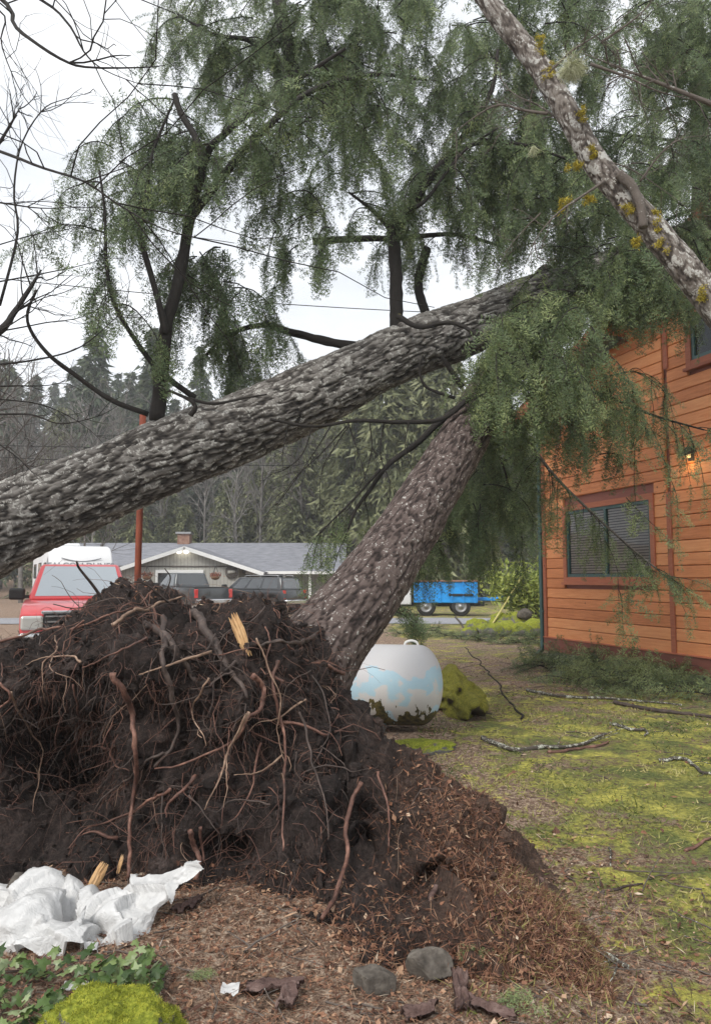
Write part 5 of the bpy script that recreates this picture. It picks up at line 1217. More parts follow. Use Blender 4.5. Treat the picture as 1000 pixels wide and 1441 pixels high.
# fir sprays: rachis along local x, flat in x-y, needles as single thin triangles
def make_spray(seed, n=7, tw=.15, L=.38, step=.0265, nl=.037, nw=.0052):
    r = np.random.default_rng(seed); tri = []; tint = []
    def bend(p): p = p.copy(); p[..., 2] -= .55 * p[..., 0] ** 2 + .5 * p[..., 1] ** 2; return p
    def needles(a, b, s0):
        d = norm(b - a); l = np.linalg.norm(b - a); m = max(3, int(l / step)); t = (np.arange(m) + r.uniform(0, 1, m)) / m
        for sg in (-1, 1):
            c = a + np.outer(t * l, d); pr = np.array([-d[1], d[0], 0]) * sg
            nd = norm(d * r.uniform(.15, .75, (m, 1)) + pr * r.uniform(.6, 1.1, (m, 1)) + np.array([0, 0, 1]) * r.normal(0, .45, (m, 1)))
            ln = nl * r.uniform(.7, 1.15, (m, 1)) * (1 - .35 * t[:, None] ** 3)
            w_ = d * nw
            tri.append(np.stack([c - w_, c + w_, c + nd * ln], 1)); tint.append(np.clip(s0 + r.normal(0, .07, m) + .12 * t, .14, 1))
        sp = np.array([-d[1], d[0], 0]) * .0024
        tri.append(np.array([[a - sp, a + sp, b]])); tint.append(np.zeros(1))
    ax = np.array([1., 0, 0]); needles(np.zeros(3), ax * L, .5)
    for i in range(n):
        f = (i + .6) / n; base = ax * L * f
        for sg in (-1, 1):
            ang = R(r.uniform(38, 62)) * sg; l = tw * (1 - .62 * f) * r.uniform(.65, 1.2) * (.6 + .4 * min(1, f * 6)); d = np.array([math.cos(ang), math.sin(ang), r.normal() * .12])
            needles(base, base + norm(d) * l, .45 + r.normal() * .08 + .2 * f)
    tri = bend(np.concatenate(tri)); return tri, np.concatenate(tint)
SPR = [make_spray(200 + i) for i in range(6)]
SPR_L = [make_spray(300 + i, 7, .15, .38, .03, .04, .005) for i in range(4)]     # coarser, for the farther boughs
class Fol:
    def __init__(s, kit): s.kit = kit; s.d = [[] for _ in kit]; s.rng = np.random.default_rng(len(kit) * 13 + 1)
    def spray(s, p, d, up, sc, tint):
        d = norm(d); sd = norm(np.cross(up, d)); u = np.cross(d, sd)
        s.d[s.rng.integers(len(s.kit))].append((np.stack([d, sd, u]) * sc, p, tint))
    def build(s, name, mt, parent):
        V = []; A = []
        for (tri, ti), L in zip(s.kit, s.d):
            if not L: continue
            Mx = np.array([a for a, _, _ in L]); Pp = np.array([b for _, b, _ in L]); Tn = np.array([c for _, _, c in L])
            v = np.einsum('nj,kji->kni', tri.reshape(-1, 3), Mx) + Pp[:, None, :]
            V.append(v.reshape(-1, 3)); a = np.where(ti[None, :] < .05, 0, np.clip(ti[None, :] + Tn[:, None], .13, 1)); A.append(np.repeat(a, 3, 1).ravel())
        V = np.concatenate(V); mb = MB().add(V, None, np.arange(len(V)).reshape(-1, 3), None, np.concatenate(A))
        print('foliage', name, len(V) // 3); return mb.build(name, mt, parent, False, kind='stuff')
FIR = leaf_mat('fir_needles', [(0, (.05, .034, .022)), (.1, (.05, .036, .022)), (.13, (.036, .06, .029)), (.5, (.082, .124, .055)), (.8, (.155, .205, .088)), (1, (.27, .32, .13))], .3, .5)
rb_ = np.random.default_rng(5)
def sprays_along(fol, P, sp, sc, tint, hang=.8, both=True, taper=True):
    seg = np.linalg.norm(np.diff(P, axis=0), axis=1); Ls = np.concatenate([[0], np.cumsum(seg)]); tot = Ls[-1]; sp = sp * 1.95; sc = sc * 1.22; n = max(2, int(tot / sp))
    for k in range(n):
        l = tot * (k + rb_.uniform(.2, .8)) / n; i = min(np.searchsorted(Ls, l) - 1, len(P) - 2); i = max(i, 0); f = (l - Ls[i]) / max(seg[i], 1e-6)
        p = P[i] + (P[i + 1] - P[i]) * f; t_ = norm(P[i + 1] - P[i]); sd = np.cross(t_, [0, 0, 1.]); sd = norm(sd) if np.linalg.norm(sd) > .05 else norm(rb_.normal(size=3) * [1, 1, 0])
        for sg in ((-1, 1) if both else (rb_.choice([-1, 1]),)):
            d = t_ * rb_.uniform(.3, .8) + sd * sg * rb_.uniform(.35, .95) + np.array([0, 0, -1]) * hang * rb_.uniform(.15, 1.15) + rb_.normal(size=3) * .32
            fr_ = l / tot; s_ = sc * rb_.uniform(.6, 1.25) * ((1.05 - .5 * fr_) if taper else 1)
            fol.spray(p, d, np.array([0, 0, 1.]) * .6 + sd * sg * .3 + rb_.normal(size=3) * .45 - np.array([0, 1., 0]) * .3, s_, tint + rb_.normal() * .13)
    fol.spray(P[-1], P[-1] - P[-2] + np.array([0, 0, -.02]), np.array([0, -.3, 1.]), sc * .9, tint)
def droop_path(p, d, L, grav, n=9):
    P = [np.array(p, float)]; d = norm(d)
    for k in range(n): d = norm(d + np.array([0, 0, -grav / n]) + rb_.normal(size=3) * .07); P.append(P[-1] + d * L / n)
    return np.array(P)
def bough(fol, wood, p, d, L, grav=1.2, r0=.012, sp=.075, sc=1.0, tint=0.0, hang=.8, sub=True):
    P = droop_path(p, d, L, grav); tube(wood, P, np.linspace(r0, .003, len(P)), 5, False); sprays_along(fol, P, sp, sc, tint, hang)
    if sub:
        for k in range(int(L / .28)):
            i = rb_.integers(2, len(P) - 1); t_ = norm(P[i] - P[i - 1]); sd = norm(np.cross(t_, [0, 0, 1.]) + 1e-4) * rb_.choice([-1, 1])
            Q = droop_path(P[i], t_ * .6 + sd * .8 + np.array([0, 0, -.3]), L * rb_.uniform(.25, .45), 1.6, 6); tube(wood, Q, np.linspace(r0 * .5, .002, len(Q)), 4, False); sprays_along(fol, Q, sp * 1.15, sc * .85, tint, hang * 1.2)
def inpoly(x, y, pl):
    c = False; j = len(pl) - 1
    for i in range(len(pl)):
        if (pl[i][1] > y) != (pl[j][1] > y) and x < (pl[j][0] - pl[i][0]) * (y - pl[i][1]) / (pl[j][1] - pl[i][1]) + pl[i][0]: c = not c
        j = i
    return c
def fill(fol, wood, poly, d0, d1, n, L=(.7, 1.4), az=(0, 360), up=(.0, .35), grav=(1.0, 2.0), sc=1.0, tint=0.0, sp=.075, hang=.8, sub=True):
    xs = [p[0] for p in poly]; ys = [p[1] for p in poly]; k = 0; guard = 0
    while k < n and guard < 4000:
        guard += 1; x, y = rb_.uniform(min(xs), max(xs)), rb_.uniform(min(ys), max(ys))
        if not inpoly(x, y, poly): continue
        k += 1; a = R(rb_.uniform(*az)); bough(fol, wood, at(x, y, rb_.uniform(d0, d1)), np.array([math.cos(a), math.sin(a), rb_.uniform(*up)]), rb_.uniform(*L), rb_.uniform(*grav), .009, sp, sc, tint + rb_.normal() * .06, hang, sub)
def limb(root, pts, d, r0, r1, mt='bark_limb', n=26, sides=10, name='limb', wob=.18):
    d = d if isinstance(d, (list, tuple)) else [d] * len(pts)
    d = np.interp(np.linspace(0, 1, len(pts)), np.linspace(0, 1, len(d)), d)
    P = catmull(np.array([at(px, py, dd) for (px, py), dd in zip(pts, d)]), n); b = MB(); tube(b, P, np.linspace(r0, r1, n), sides, True, wob=wob, seed=int(pts[0][0])); b.build(name, M[mt], root); return P
FA = Fol(SPR); WA_ = MB()
# limbs standing up from the fallen trunk, left group
A0 = limb(FF, [(221, 592), (228, 520), (234, 460), (250, 400), (268, 305)], [8.0, 7.9, 7.8], .085, .055)
A1 = limb(FF, [(268, 305), (284, 240), (278, 200), (255, 160), (246, 133)], [7.8, 7.9], .045, .032)
A2 = limb(FF, [(266, 315), (290, 220), (320, 185), (370, 145), (430, 105), (486, 68)], [7.8, 7.5, 7.2], .05, .016)
A3 = limb(FF, [(268, 305), (300, 265), (345, 210), (390, 165), (440, 127), (520, 105), (600, 112)], [7.8, 8.0, 8.4], .055, .018)
A4 = limb(FF, [(234, 470), (222, 420), (198, 330), (205, 285), (215, 215), (248, 135)], [7.8, 7.7, 7.9], .04, .012)
A5 = limb(FF, [(275, 560), (240, 535), (215, 512), (185, 470), (160, 425), (150, 370), (148, 300), (140, 240)], [8.15, 7.9, 7.8], .035, .012)
A6 = limb(FF, [(209, 583), (155, 562), (105, 527), (70, 500), (45, 468), (39, 440), (52, 408)], [8.0, 7.6, 7.3], .03, .012)
A7 = limb(FF, [(262, 560), (300, 568), (345, 560), (375, 555)], [8.0, 7.7], .02, .008)
limb(FF, [(268, 585), (275, 572), (262, 560), (225, 545)], [7.75, 7.7], .03, .012)
A8 = limb(FF, [(500, 488), (450, 478), (405, 466), (370, 457), (320, 472), (290, 500)], [8.7, 8.9, 9.1], .06, .02)
B0 = limb(FF, [(557, 470), (557, 400), (553, 322)], [8.9, 8.85], .085, .075)
B1 = limb(FF, [(553, 325), (580, 290), (603, 250), (628, 222), (665, 172), (692, 125), (700, 70)], [8.85, 8.7, 8.9], .065, .02)
B2 = limb(FF, [(553, 325), (540, 312), (520, 293), (490, 270)], [8.85, 8.8], .045, .012)
B3 = limb(FF, [(600, 258), (640, 215), (680, 200), (740, 205), (800, 225)], [8.8, 8.6], .045, .014)
B4 = limb(FF, [(575, 295), (600, 280), (650, 215), (700, 180)], [8.7, 8.4], .03, .01)
B5 = limb(FF, [(560, 445), (590, 460), (640, 455), (700, 490), (760, 520)], [8.6, 8.2, 7.9], .035, .012)
D0 = limb(FF, [(415, 130), (408, 75), (395, 20), (388, -40)], [9.2, 9.4], .085, .10)
D1 = limb(FF, [(404, 60), (370, 65), (345, 55), (300, 48), (250, 20)], [9.3, 9.0], .05, .014)
E0 = limb(FF, [(380, 590), (440, 600), (500, 592), (560, 594), (620, 590), (660, 560)], [7.95, 8.0, 8.4], .014, .03)
rh = np.random.default_rng(15)
for pts in ([(465, 600), (440, 640), (405, 690), (388, 712)], [(487, 600), (450, 640), (417, 670), (393, 704)], [(492, 598), (470, 630), (452, 665), (450, 718)], [(490, 596), (502, 632), (512, 665), (516, 690)], [(440, 601), (425, 640), (402, 660), (380, 668)], [(540, 594), (535, 640), (548, 680), (545, 720)], [(575, 593), (570, 630), (580, 665)], [(405, 596), (400, 625), (396, 650)], [(520, 594), (522, 640), (500, 700), (480, 730)]):
    P = limb(FF, pts, [8.1, 7.9], .008, .003, n=16, sides=5); b = MB()
    for k in range(9): i = rh.integers(3, 15); grow(b, P[i], norm(P[i] - P[i - 1]) + rh.normal(size=3) * .7, rh.uniform(.12, .35), .0028, 1, rh, .3, -.3, (1, 3), 4, .6, 4)
    b.build('twigs', M['bark_limb'], FF, kind='stuff')
limb(FF, [(600, 350), (588, 400), (598, 440)], [9.3, 9.2], .06, .06)
limb(FF, [(440, 340), (500, 336), (560, 335), (640, 330), (700, 345)], [9.6, 9.8], .05, .02)
# foliage on them
for P, f0, n, tint in ((A1, .2, 5, -.05), (A2, .25, 8, .02), (A3, .3, 9, 0.0), (A4, .4, 6, -.04), (A5, .5, 6, -.02), (B1, .3, 9, 0), (B2, .4, 4, 0), (B3, .3, 7, 0.02), (B4, .5, 4, 0), (D1, .2, 9, .02), (A8, .45, 5, -.02)):
    for k in range(n):
        i = int(len(P) * (f0 + (1 - f0) * (k + .5) / n)); i = min(i, len(P) - 1); a = rb_.uniform(0, 6.28)
        bough(FA, WA_, P[i], np.array([math.cos(a), math.sin(a) * .8, rb_.uniform(-.3, .4)]), rb_.uniform(.5, 1.1), rb_.uniform(1.4, 2.4), .01, .075, 1.0, tint, .95)
# left weeping crown, the dense tail, the middle curtain
fill(FA, WA_, [(140, 180), (200, 130), (280, 130), (280, 280), (180, 300), (130, 260)], 8.1, 9.0, 16, (.5, 1.0), tint=-.02, hang=1.1)
fill(FA, WA_, [(250, 330), (320, 340), (350, 440), (330, 480), (255, 420)], 8.2, 8.8, 18, (.5, .9), tint=-.06, hang=1.2, grav=(1.8, 3))
fill(FA, WA_, [(350, 170), (480, 120), (540, 160), (490, 260), (420, 290), (370, 260)], 8.4, 9.4, 17, (.5, 1.0), tint=-.02, hang=1.1)
fill(FA, WA_, [(360, 290), (440, 280), (470, 330), (405, 370)], 8.0, 8.7, 9, (.4, .7), tint=-.02, hang=1.4, grav=(2.2, 3.2))
fill(FA, WA_, [(250, -30), (560, -30), (560, 110), (420, 100), (260, 60)], 8.6, 10, 22, (.7, 1.4), tint=.03)
fill(FA, WA_, [(400, -60), (700, -60), (720, 200), (560, 230), (500, 140)], 9.0, 10.6, 15, (.8, 1.4), tint=-.03)
# bright curtain in front of the trunk end
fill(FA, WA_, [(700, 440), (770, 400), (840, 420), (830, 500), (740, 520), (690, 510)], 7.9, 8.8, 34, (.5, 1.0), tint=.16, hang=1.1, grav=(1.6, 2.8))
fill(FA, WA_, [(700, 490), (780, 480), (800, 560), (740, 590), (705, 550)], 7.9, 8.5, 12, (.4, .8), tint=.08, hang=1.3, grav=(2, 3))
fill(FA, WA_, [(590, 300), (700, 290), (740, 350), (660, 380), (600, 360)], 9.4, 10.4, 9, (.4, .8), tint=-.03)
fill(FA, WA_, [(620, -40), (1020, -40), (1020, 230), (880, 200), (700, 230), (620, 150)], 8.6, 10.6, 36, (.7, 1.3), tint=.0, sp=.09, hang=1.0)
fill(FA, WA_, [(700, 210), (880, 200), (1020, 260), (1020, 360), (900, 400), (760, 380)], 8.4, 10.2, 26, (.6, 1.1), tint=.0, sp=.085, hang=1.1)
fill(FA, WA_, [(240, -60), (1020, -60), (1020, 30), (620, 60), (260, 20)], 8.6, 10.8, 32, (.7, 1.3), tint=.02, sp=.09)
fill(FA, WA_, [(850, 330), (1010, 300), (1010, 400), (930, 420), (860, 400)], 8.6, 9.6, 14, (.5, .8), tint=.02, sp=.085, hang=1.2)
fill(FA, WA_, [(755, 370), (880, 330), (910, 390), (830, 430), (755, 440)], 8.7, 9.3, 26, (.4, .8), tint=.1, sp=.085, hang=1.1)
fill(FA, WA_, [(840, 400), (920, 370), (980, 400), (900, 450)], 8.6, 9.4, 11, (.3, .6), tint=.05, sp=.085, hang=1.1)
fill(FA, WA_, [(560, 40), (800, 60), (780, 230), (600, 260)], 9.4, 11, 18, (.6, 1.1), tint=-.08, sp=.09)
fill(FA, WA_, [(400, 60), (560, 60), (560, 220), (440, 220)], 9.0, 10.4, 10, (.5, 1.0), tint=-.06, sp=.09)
fill(FA, WA_, [(300, -50), (560, -50), (600, 120), (440, 130), (300, 60)], 9.2, 10.6, 16, (.6, 1.1), tint=-.05, sp=.085)
fill(FA, WA_, [(540, -40), (800, -40), (760, 240), (640, 330), (560, 250)], 9.8, 11.4, 26, (.6, 1.2), tint=-.04, sp=.085, hang=1.1)
fill(FA, WA_, [(700, 240), (860, 260), (900, 350), (760, 370)], 9.6, 10.8, 16, (.5, .9), tint=-.04, sp=.085, hang=1.1)
fill(FA, WA_, [(800, -40), (1030, -40), (1030, 330), (900, 260)], 9.6, 11.6, 24, (.6, 1.2), tint=-.02, sp=.085)
fill(FA, WA_, [(880, -20), (1030, -20), (1030, 270), (900, 200)], 9, 11, 20, (.7, 1.2), tint=0, sp=.085)
fill(FA, WA_, [(560, 100), (700, 120), (760, 260), (640, 330), (560, 300)], 9.2, 10.6, 11, (.6, 1.2), tint=-.04, sp=.085)
FA.build('foliage', FIR, FF); WA_.build('branchlets', M['bark_limb'], FF, kind='stuff')

# ---------------------------------------------------------------- foliage of the leaning fir: low boughs round its trunk and over the cabin wall
FB = Fol(SPR); WB = MB()
L1 = limb(LF, [(655, 568), (620, 592), (585, 625), (545, 655), (520, 690), (500, 718), (490, 745)], [8.7, 8.2, 8.0], .045, .012)
L2 = limb(LF, [(535, 660), (500, 700), (470, 730), (445, 755)], [8.1, 7.9], .016, .006)
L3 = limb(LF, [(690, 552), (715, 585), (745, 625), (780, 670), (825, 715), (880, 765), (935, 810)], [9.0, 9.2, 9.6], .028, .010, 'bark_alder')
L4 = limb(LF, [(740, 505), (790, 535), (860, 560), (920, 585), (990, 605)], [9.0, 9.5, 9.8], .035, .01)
L5 = limb(LF, [(800, 545), (860, 528), (900, 525), (940, 555)], [9.4, 9.7], .014, .005)
L6 = limb(LF, [(650, 545), (630, 515), (620, 500)], [8.6, 8.5], .035, .02, 'bark_limb')
L7 = limb(LF, [(640, 560), (600, 545), (590, 520), (595, 500)], [8.6, 8.5], .02, .012)
L8 = limb(LF, [(660, 600), (700, 640), (720, 700), (735, 760)], [9.2, 9.8], .02, .006)
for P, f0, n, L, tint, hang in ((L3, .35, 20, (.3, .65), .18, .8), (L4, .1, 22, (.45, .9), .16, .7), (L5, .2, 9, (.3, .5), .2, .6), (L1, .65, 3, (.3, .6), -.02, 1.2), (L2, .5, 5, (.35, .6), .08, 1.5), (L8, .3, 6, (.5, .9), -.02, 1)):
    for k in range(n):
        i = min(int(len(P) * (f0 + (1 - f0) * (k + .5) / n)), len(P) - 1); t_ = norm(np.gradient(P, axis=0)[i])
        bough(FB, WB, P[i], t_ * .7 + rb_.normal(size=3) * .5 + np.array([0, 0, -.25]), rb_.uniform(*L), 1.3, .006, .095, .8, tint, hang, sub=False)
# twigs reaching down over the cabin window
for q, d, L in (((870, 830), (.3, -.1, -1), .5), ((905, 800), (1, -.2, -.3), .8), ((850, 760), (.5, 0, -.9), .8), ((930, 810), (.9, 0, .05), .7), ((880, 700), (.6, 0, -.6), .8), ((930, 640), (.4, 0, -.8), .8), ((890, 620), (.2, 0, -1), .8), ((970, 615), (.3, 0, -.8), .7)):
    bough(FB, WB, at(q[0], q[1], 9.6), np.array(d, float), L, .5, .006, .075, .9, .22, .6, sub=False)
fill(FB, WB, [(630, 600), (715, 570), (730, 650), (715, 700), (680, 720), (620, 690)], 9.2, 11.5, 24, (.6, 1.0), tint=-.04, hang=1.1, grav=(1.5, 2.6))
fill(FB, WB, [(560, 720), (640, 650), (715, 670), (715, 750), (640, 765), (570, 750)], 10, 12.5, 20, (.6, 1.0), tint=-.02, hang=1.0, grav=(1.4, 2.4))
fill(FB, WB, [(770, 510), (860, 530), (920, 580), (870, 640), (780, 640)], 9.4, 10.4, 13, (.5, .9), tint=.02, hang=.9, sp=.09)
fill(FB, WB, [(535, 845), (575, 845), (580, 865), (545, 868)], 9.6, 10.2, 5, (.3, .5), (-30, 30), (-.3, 0), tint=-.03, hang=.5, sub=False)
FB.build('foliage', FIR, LF); WB.build('branchlets', M['bark_limb'], LF, kind='stuff')

# ---------------------------------------------------------------- standing fir behind, filling the upper right
sx = at(1010, 815, 19.5)[0]
SF = thing('standing_fir', 'tall standing fir with dense drooping boughs behind the cabin end', 'tree', (sx, 19.5, 0))
FC = Fol(SPR_L); WC = MB()
b = MB(); tube(b, catmull([(sx, 19.5, -.2), (sx - .1, 19.5, 8), (sx + .05, 19.5, 16), (sx, 19.5, 25)], 30), np.linspace(.42, .1, 30), 14, wob=.1); b.build('trunk', M['bark_red'], SF)
rs = random.Random(9)
for k in range(46):
    z_ = rs.uniform(6.5, 20); a = rs.uniform(110, 300); Lb = rs.uniform(3.2, 6.6) * (1 - .012 * z_)
    d = np.array([math.cos(R(a)), math.sin(R(a)), .28]); P = droop_path((sx, 19.5, z_), d, Lb, 1.0, 12); b = MB(); tube(b, P, np.linspace(.05, .01, len(P)), 6); b.build('limb', M['bark_limb'], SF)
    sprays_along(FC, P[3:], .3, 2.3, -.02, .9)
    for m in range(int(Lb * 2.2)):
        i = rs.randint(3, len(P) - 1); t_ = norm(P[i] - P[i - 1]); sd = norm(np.cross(t_, [0, 0, 1.])) * rs.choice([-1, 1])
        Q = droop_path(P[i], t_ * .5 + sd * .8 + np.array([0, 0, -.2]), rs.uniform(.7, 1.6), 1.8, 6); tube(WC, Q, np.linspace(.012, .004, len(Q)), 4, False); sprays_along(FC, Q, .3, 2.1, rs.uniform(-.08, .06), 1.0)
FC.build('foliage', FIR, SF); WC.build('branchlets', M['bark_limb'], SF, kind='stuff')

# fallen boughs on the ground by the cabin and across the yard
def ground_bough(name, lab, spots, n, sc, tint, seed):
    c = np.mean([gp(*s) for s in spots], 0); t_ = thing(name, lab, 'bough', (c[0], c[1], 0)); f = Fol(SPR_L); w_ = MB(); r = np.random.default_rng(seed)
    for s in spots:
        q = gp(*s)
        for k in range(n):
            a = r.uniform(0, 6.28); p0 = np.array([q[0] + r.normal() * .25, q[1] + r.normal() * .25, .06]); P = droop_path(p0, (math.cos(a), math.sin(a), r.uniform(.15, .75)), r.uniform(.4, .9), .9, 7)
            P[:, 2] = np.maximum(P[:, 2], .04); tube(w_, P, np.linspace(.01, .003, len(P)), 5, False); sprays_along(f, P, .12, sc, tint, -.1, True)
    f.build('foliage', FIR, t_); w_.build('branchlets', M['bark_limb'], t_, kind='stuff')
ground_bough('fallen_bough', 'dark green heap of fallen fir boughs at the foot of the downspout', [(780, 940), (815, 945), (835, 935)], 16, 1.0, .08, 1)
ground_bough('fallen_bough', 'pale green fallen fir bough leaning against the cabin skirt', [(865, 950), (895, 960), (920, 955), (850, 965)], 17, 1.15, .28, 2)
ground_bough('fallen_bough', 'scattered fir sprays lying at the right edge below the cabin', [(960, 975), (990, 980), (1010, 970)], 10, .9, .12, 3)
ground_bough('fallen_bough', 'thin carpet of fallen fir sprays between the road and the tank', [(570, 895), (600, 890), (625, 896), (655, 900), (590, 886)], 8, .8, .12, 4)
ground_bough('fallen_bough', 'fallen fir sprays strewn in front of the mossy rocks', [(690, 903), (720, 906), (745, 905), (735, 897)], 8, .8, .1, 5)
for i, (px, py, sc, lab) in enumerate(((270, 1382, .28, 'small green fir sprig lying left of the bark pieces'), (655, 1355, .42, 'fresh green fir sprig right of the rounded stone'), (700, 1418, .4, 'pale green fir sprig at the bottom edge'), (750, 1268, .3, 'yellowish fern like sprig on the litter near the lifted turf'))):
    q = gp(px, py, .03); t_ = thing('fir_sprig', lab, 'sprig', q, group='green sprigs on the litter'); f = Fol(SPR)
    for k in range(5): a = rb_.uniform(-.6, 1.4); f.spray(q + [rb_.normal() * .02, rb_.normal() * .02, .02], np.array([math.cos(a), math.sin(a), .25]), np.array([0, -.3, 1.]), sc * rb_.uniform(.6, 1), .25)
    f.build('needles', FIR, t_)

# ---------------------------------------------------------------- lichen-spotted alder slanting over the upper right
AT = [at(1420, 1110, 5.9), at(1260, 820, 6.0), at(1110, 575, 6.1), at(1000, 425, 6.2), at(965, 380, 6.2), at(915, 320, 6.25), at(868, 265, 6.3), at(835, 225, 6.35), at(800, 165, 6.4), at(755, 90, 6.5), at(692, 10, 6.6), at(635, -80, 6.7)]
AL = thing('leaning_alder', 'pale lichen spotted alder trunk slanting across the upper right', 'tree', AT[0] * [1, 1, 0])
mb, PA, RA = bark_trunk(AT, [.175, .155, .14, .13, .125, .12, .115, .108, .102, .098, .094, .085], 72, 330, 90, .012, 14, .5)
mb.build('trunk', M['bark_alder'], AL)
limb(AL, [(905, 320), (900, 290), (888, 262), (870, 245)], [6.1, 6.15], .035, .045, 'bark_alder')
def twigs(root, start, ends, d, r0, mt='bark_alder', lev=2, seed=0, kids=(2, 4), name='limb'):
    """a limb along given pixels with small side twigs grown from it"""
    r = np.random.default_rng(seed); pts = [start] + ends; dd = np.interp(np.linspace(0, 1, len(pts)), np.linspace(0, 1, len(d)), d)
    P = catmull(np.array([at(a[0], a[1], b_) for a, b_ in zip(pts, dd)]), 24); mb = MB(); tube(mb, P, np.linspace(r0, r0 * .12, 24), 7, True, wob=.2, seed=seed); o = mb.build(name, M[mt], root)
    mb = MB(); tot = np.linalg.norm(np.diff(P, axis=0), axis=1).sum()
    for k in range(r.integers(6, 10)):
        i = r.integers(4, 23); t_ = norm(P[min(i + 1, 23)] - P[i - 1]); s = norm(np.cross(t_, r.normal(size=3))); a = R(r.uniform(25, 65))
        grow(mb, P[i], t_ * math.cos(a) + s * math.sin(a), tot * r.uniform(.12, .35), min(r0 * .35, .008), lev, r, .35, .02, kids, 4, .6, 5)
    mb.build('twigs', M[mt], o, kind='stuff'); return P
twigs(AL, (765, 110), [(800, 75), (830, 55), (870, 30)], [6.4, 6.0], .014, seed=1)
twigs(AL, (1010, 150), [(960, 130), (915, 112), (870, 95), (820, 75)], [5.6, 5.8], .022, seed=2)
twigs(AL, (830, 90), [(880, 108), (930, 130), (1010, 148)], [5.9, 5.7], .014, seed=22)
twigs(AL, (770, 160), [(735, 155), (700, 148), (660, 170), (620, 205)], [6.4, 6.8], .016, seed=3)
twigs(AL, (850, 255), [(820, 275), (790, 295), (765, 320), (745, 350)], [6.2, 6.0], .014, seed=4)
twigs(AL, (800, 180), [(760, 150), (720, 130), (690, 90)], [6.4, 6.9], .012, seed=5)
twigs(AL, (900, 255), [(930, 215), (960, 195), (1000, 190)], [6.2, 6.0], .010, seed=6)
twigs(AL, (820, 235), [(840, 225), (890, 240), (950, 280), (975, 300)], [6.5, 6.9], .010, seed=7)
twigs(AL, (845, 60), [(900, 20), (930, -20)], [6.2, 6.0], .012, seed=8)
twigs(AL, (760, 300), [(740, 320), (715, 350), (690, 400)], [6.1, 6.2], .007, seed=9)
# hanging lichen tuft and moss cushions on the alder
HL = leaf_mat('beard_lichen', [(0, (.34, .35, .2)), (.5, (.55, .56, .36)), (1, (.72, .72, .52))], .3, .8)
def tuft(mb, c, n, rad, L, r, tube_r=.0018, down=.6):
    for k in range(n):
        d = norm(r.normal(size=3) + np.array([0, 0, -down])); P = [c + d * rad * .15]
        for s in range(5): d = norm(d + r.normal(size=3) * .28 + np.array([0, 0, -.14])); P.append(P[-1] + d * L * r.uniform(.6, 1.1) / 5)
        tube(mb, np.array(P), np.linspace(tube_r, tube_r * .5, 6), 3, False, float(r.uniform(0, 1)))
r = np.random.default_rng(4); q = at(803, 92, 6.0)
t_ = MB(); tuft(t_, q, 420, .1, .17, r); t_.build('beard_lichen', HL, AL, kind='stuff')
t_ = MB(); tuft(t_, at(750, 205, 6.2), 40, .03, .12, r, down=2.5); t_.build('beard_lichen', HL, AL, kind='stuff')
YM = leaf_mat('yellow_moss', [(0, (.13, .11, .015)), (.5, (.34, .27, .03)), (1, (.55, .45, .07))], .2, .8)
mc = MB()
for (px, py, w_) in ((755, 66, 14), (770, 100, 10), (815, 165, 12), (810, 240, 14), (793, 288, 14), (828, 280, 10), (880, 295, 16), (918, 312, 16), (928, 335, 16), (895, 340, 10), (835, 212, 12), (990, 415, 14)):
    P3 = PA[np.argmin(np.hypot(*(proj(PA)[:, :2] - [px, py]).T))]; dd = P3[1] - .12
    for k in range(7):
        c = at(px + r.normal() * w_ * .4, py + r.normal() * w_ * .5, dd + r.normal() * .02); n = 60; d = norm(r.normal(size=(n, 3)) + [0, 0, .2]); tri = blades(c + r.normal(size=(n, 3)) * .012, d, r.uniform(.012, .035, n), np.full(n, .0035), r); mc.add(tri.reshape(-1, 3), None, np.arange(n * 3).reshape(-1, 3), None, np.repeat(r.uniform(0, 1, n), 3))
mc.build('moss', YM, AL, False, kind='stuff')

# ---------------------------------------------------------------- bare maple at the left edge, its twigs reaching in
BM_ = thing('bare_maple', 'leafless maple at the left edge with thin drooping twigs', 'tree', at(-330, 815, 6.2) * [1, 1, 0])
b = MB(); tube(b, catmull([at(-330, 1090, 6.2), at(-320, 700, 6.2), at(-300, 300, 6.3), at(-240, -150, 6.4)], 24), np.linspace(.2, .09, 24), 12, wob=.12); b.build('trunk', M['bark_alder'], BM_)
def arm(pts, d, r0, seed, mt='bark_limb', kids=(1, 3), lev=1): return twigs(BM_, pts[0], pts[1:], d, r0 * .75, mt, lev, seed, kids)
arm([(-300, -120), (-120, -90), (4, 0), (20, 35), (50, 60), (90, 85), (125, 95), (200, 95), (232, 92)], [6.3, 5.2, 5.0], .03, 11)
arm([(-290, -60), (-100, -80), (50, -5), (95, 32), (120, 75), (150, 100), (212, 124)], [6.3, 5.6, 5.4], .022, 12)
arm([(-290, 150), (-120, 175), (0, 213), (60, 236), (120, 256), (170, 290), (240, 326), (330, 342)], [6.3, 4.6, 4.4], .02, 13, kids=(0, 1))
arm([(120, 256), (170, 238), (220, 220), (275, 198)], [4.55, 4.4], .006, 14, kids=(0, 1))
arm([(-280, 250), (-100, 270), (0, 285), (60, 293), (120, 290)], [6.2, 6.0], .018, 15)
arm([(-280, 20), (-60, 0), (5, 20), (2, 60), (25, 120), (50, 155), (85, 172)], [6.2, 5.8], .014, 16)
arm([(-250, 560), (-60, 490), (0, 465), (20, 440), (46, 400), (58, 380)], [6.3, 6.8, 7.0], .08, 17)
arm([(44, 404), (30, 360), (20, 310), (30, 270)], [6.95, 7.0], .012, 31)
arm([(20, 440), (60, 420), (110, 400), (160, 330)], [6.9, 7.2], .01, 32)
arm([(-20, 400), (60, 385), (120, 372), (190, 350)], [7.4, 7.8], .012, 33)
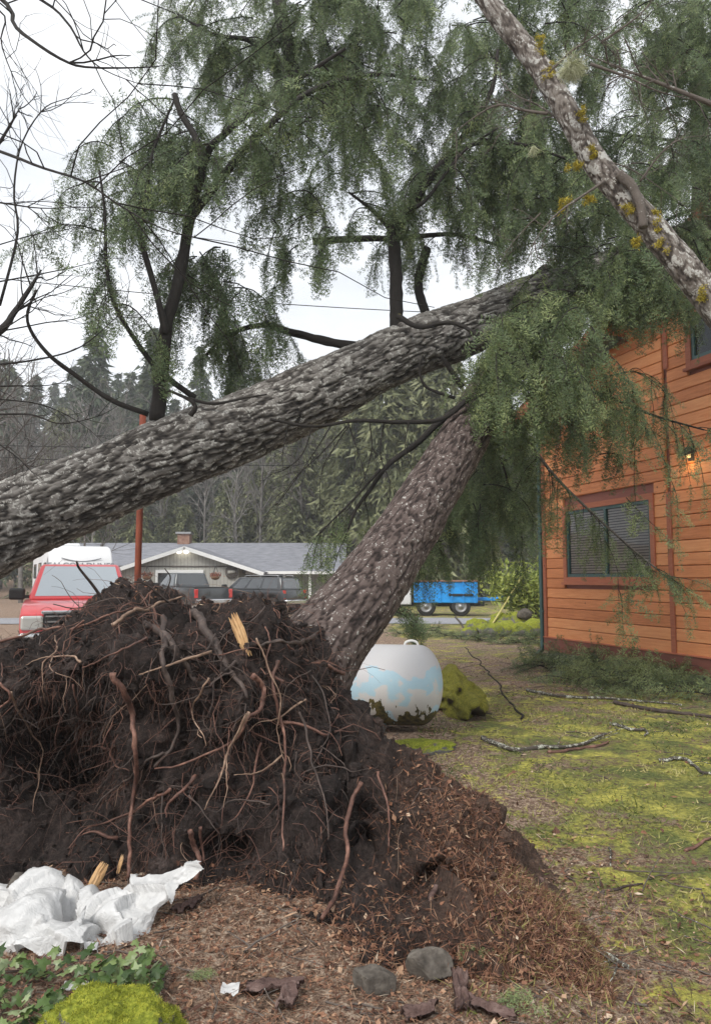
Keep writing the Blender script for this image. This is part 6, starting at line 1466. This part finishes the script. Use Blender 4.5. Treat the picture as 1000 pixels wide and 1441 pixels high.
arm([(-20, 350), (50, 330), (110, 318), (150, 280)], [7.4, 7.8], .01, 34)
arm([(-20, 470), (60, 455), (130, 440), (200, 380)], [7.4, 7.8], .012, 35)
arm([(-20, 560), (60, 570), (120, 600), (160, 640)], [7.0, 7.4], .01, 36)
arm([(0, 430), (25, 330), (20, 270), (30, 205), (60, 155), (90, 140), (130, 130)], [7.2, 7.4], .02, 18, 'bark_limb')
arm([(-30, 240), (0, 200), (18, 170), (33, 143)], [6.8, 6.9], .03, 19)
arm([(-40, 585), (40, 583), (85, 596), (140, 585), (175, 565)], [6.6, 6.4], .014, 20)
arm([(-40, 515), (40, 508), (110, 490), (160, 450), (185, 425)], [6.9, 7.2], .016, 21)
arm([(-40, 545), (20, 543), (70, 542), (110, 530)], [6.9, 7.2], .014, 23)
arm([(-40, 600), (20, 640), (60, 680)], [6.6, 6.6], .012, 24)
# a second thicket of bare twigs farther back on the left
for i, (px, d_, h_, lab) in enumerate(((-120, 12.5, 5.6, 'leafless shrubby tree with reddish twigs at the left edge behind the trunk'), (-60, 17, 6.6, 'leafless fine twigged tree behind the trunk left of the rusty pole'), (115, 36, 9.5, 'leafless fine twigged tree behind the roof of the travel trailer'), (445, 51, 11.5, 'leafless fine twigged tree in front of the far wood right of the house'))):
    q = at(px, 815, d_); q[2] = 0; t_ = thing('twiggy_tree', lab, 'tree', q); b = MB(); s = catmull([q, q + [.1, 0, h_ * .25], q + [.05, .1, h_ * .5], q + [.2, 0, h_ * .75]], 12); tube(b, s, np.linspace(.07, .025, 12), 7); b.build('trunk', M['bark_alder'], t_)
    b = MB(); rg = np.random.default_rng(60 + i)
    for k in range(20):
        a = rg.uniform(0, 6.28); grow(b, s[rg.integers(3, 12)], (math.cos(a), math.sin(a), .9), rg.uniform(1.2, 2.3) * max(1, d_ / 24), .024 * max(1, d_ / 24), 2, rg, .3, .12, (4, 6), 4, .66, 5)
    b.build('twigs', M['far_bark'], t_, kind='stuff')
# power lines strung behind
M['wire'] = mat('black_wire', [(.02, .02, .02)], rough=.6)
for i, (a, b_, sag, r_) in enumerate((((-60, 385), (620, 440), .6, .018), ((-60, 640), (420, 655), .3, .016), ((-60, 625), (420, 628), .3, .014))):
    p0, p1 = at(*a, 26), at(*b_, 30); t_ = np.linspace(0, 1, 30)[:, None]; P = p0 * (1 - t_) + p1 * t_; P[:, 2] -= sag * 4 * (t_ * (1 - t_))[:, 0] * .3
    w_ = MB(); tube(w_, P, r_, 4, False); w_.solo('power_line', M['wire'], ('upper power line crossing the sky behind the fallen fir', 'lower power line passing in front of the far wood', 'middle power line passing in front of the far wood')[i], 'cable', 'power lines')

# ---------------------------------------------------------------- damp air over everything
hz_ = MB(); box(hz_, (0, 117, 36), (300, 250, 75)); ho = hz_.build('haze', None, None, False); tag(ho, 'thin pale damp haze in the air over the whole yard', 'haze', kind='stuff')
hm = bpy.data.materials.new('haze_air'); hm.use_nodes = True; t = hm.node_tree; t.nodes.clear(); ou = t.nodes.new('ShaderNodeOutputMaterial'); pv = t.nodes.new('ShaderNodeVolumePrincipled')
pv.inputs['Color'].default_value = (.93, .96, 1, 1); pv.inputs['Density'].default_value = .0012; pv.inputs['Anisotropy'].default_value = .1; t.links.new(pv.outputs[0], ou.inputs['Volume']); ho.data.materials.append(hm)
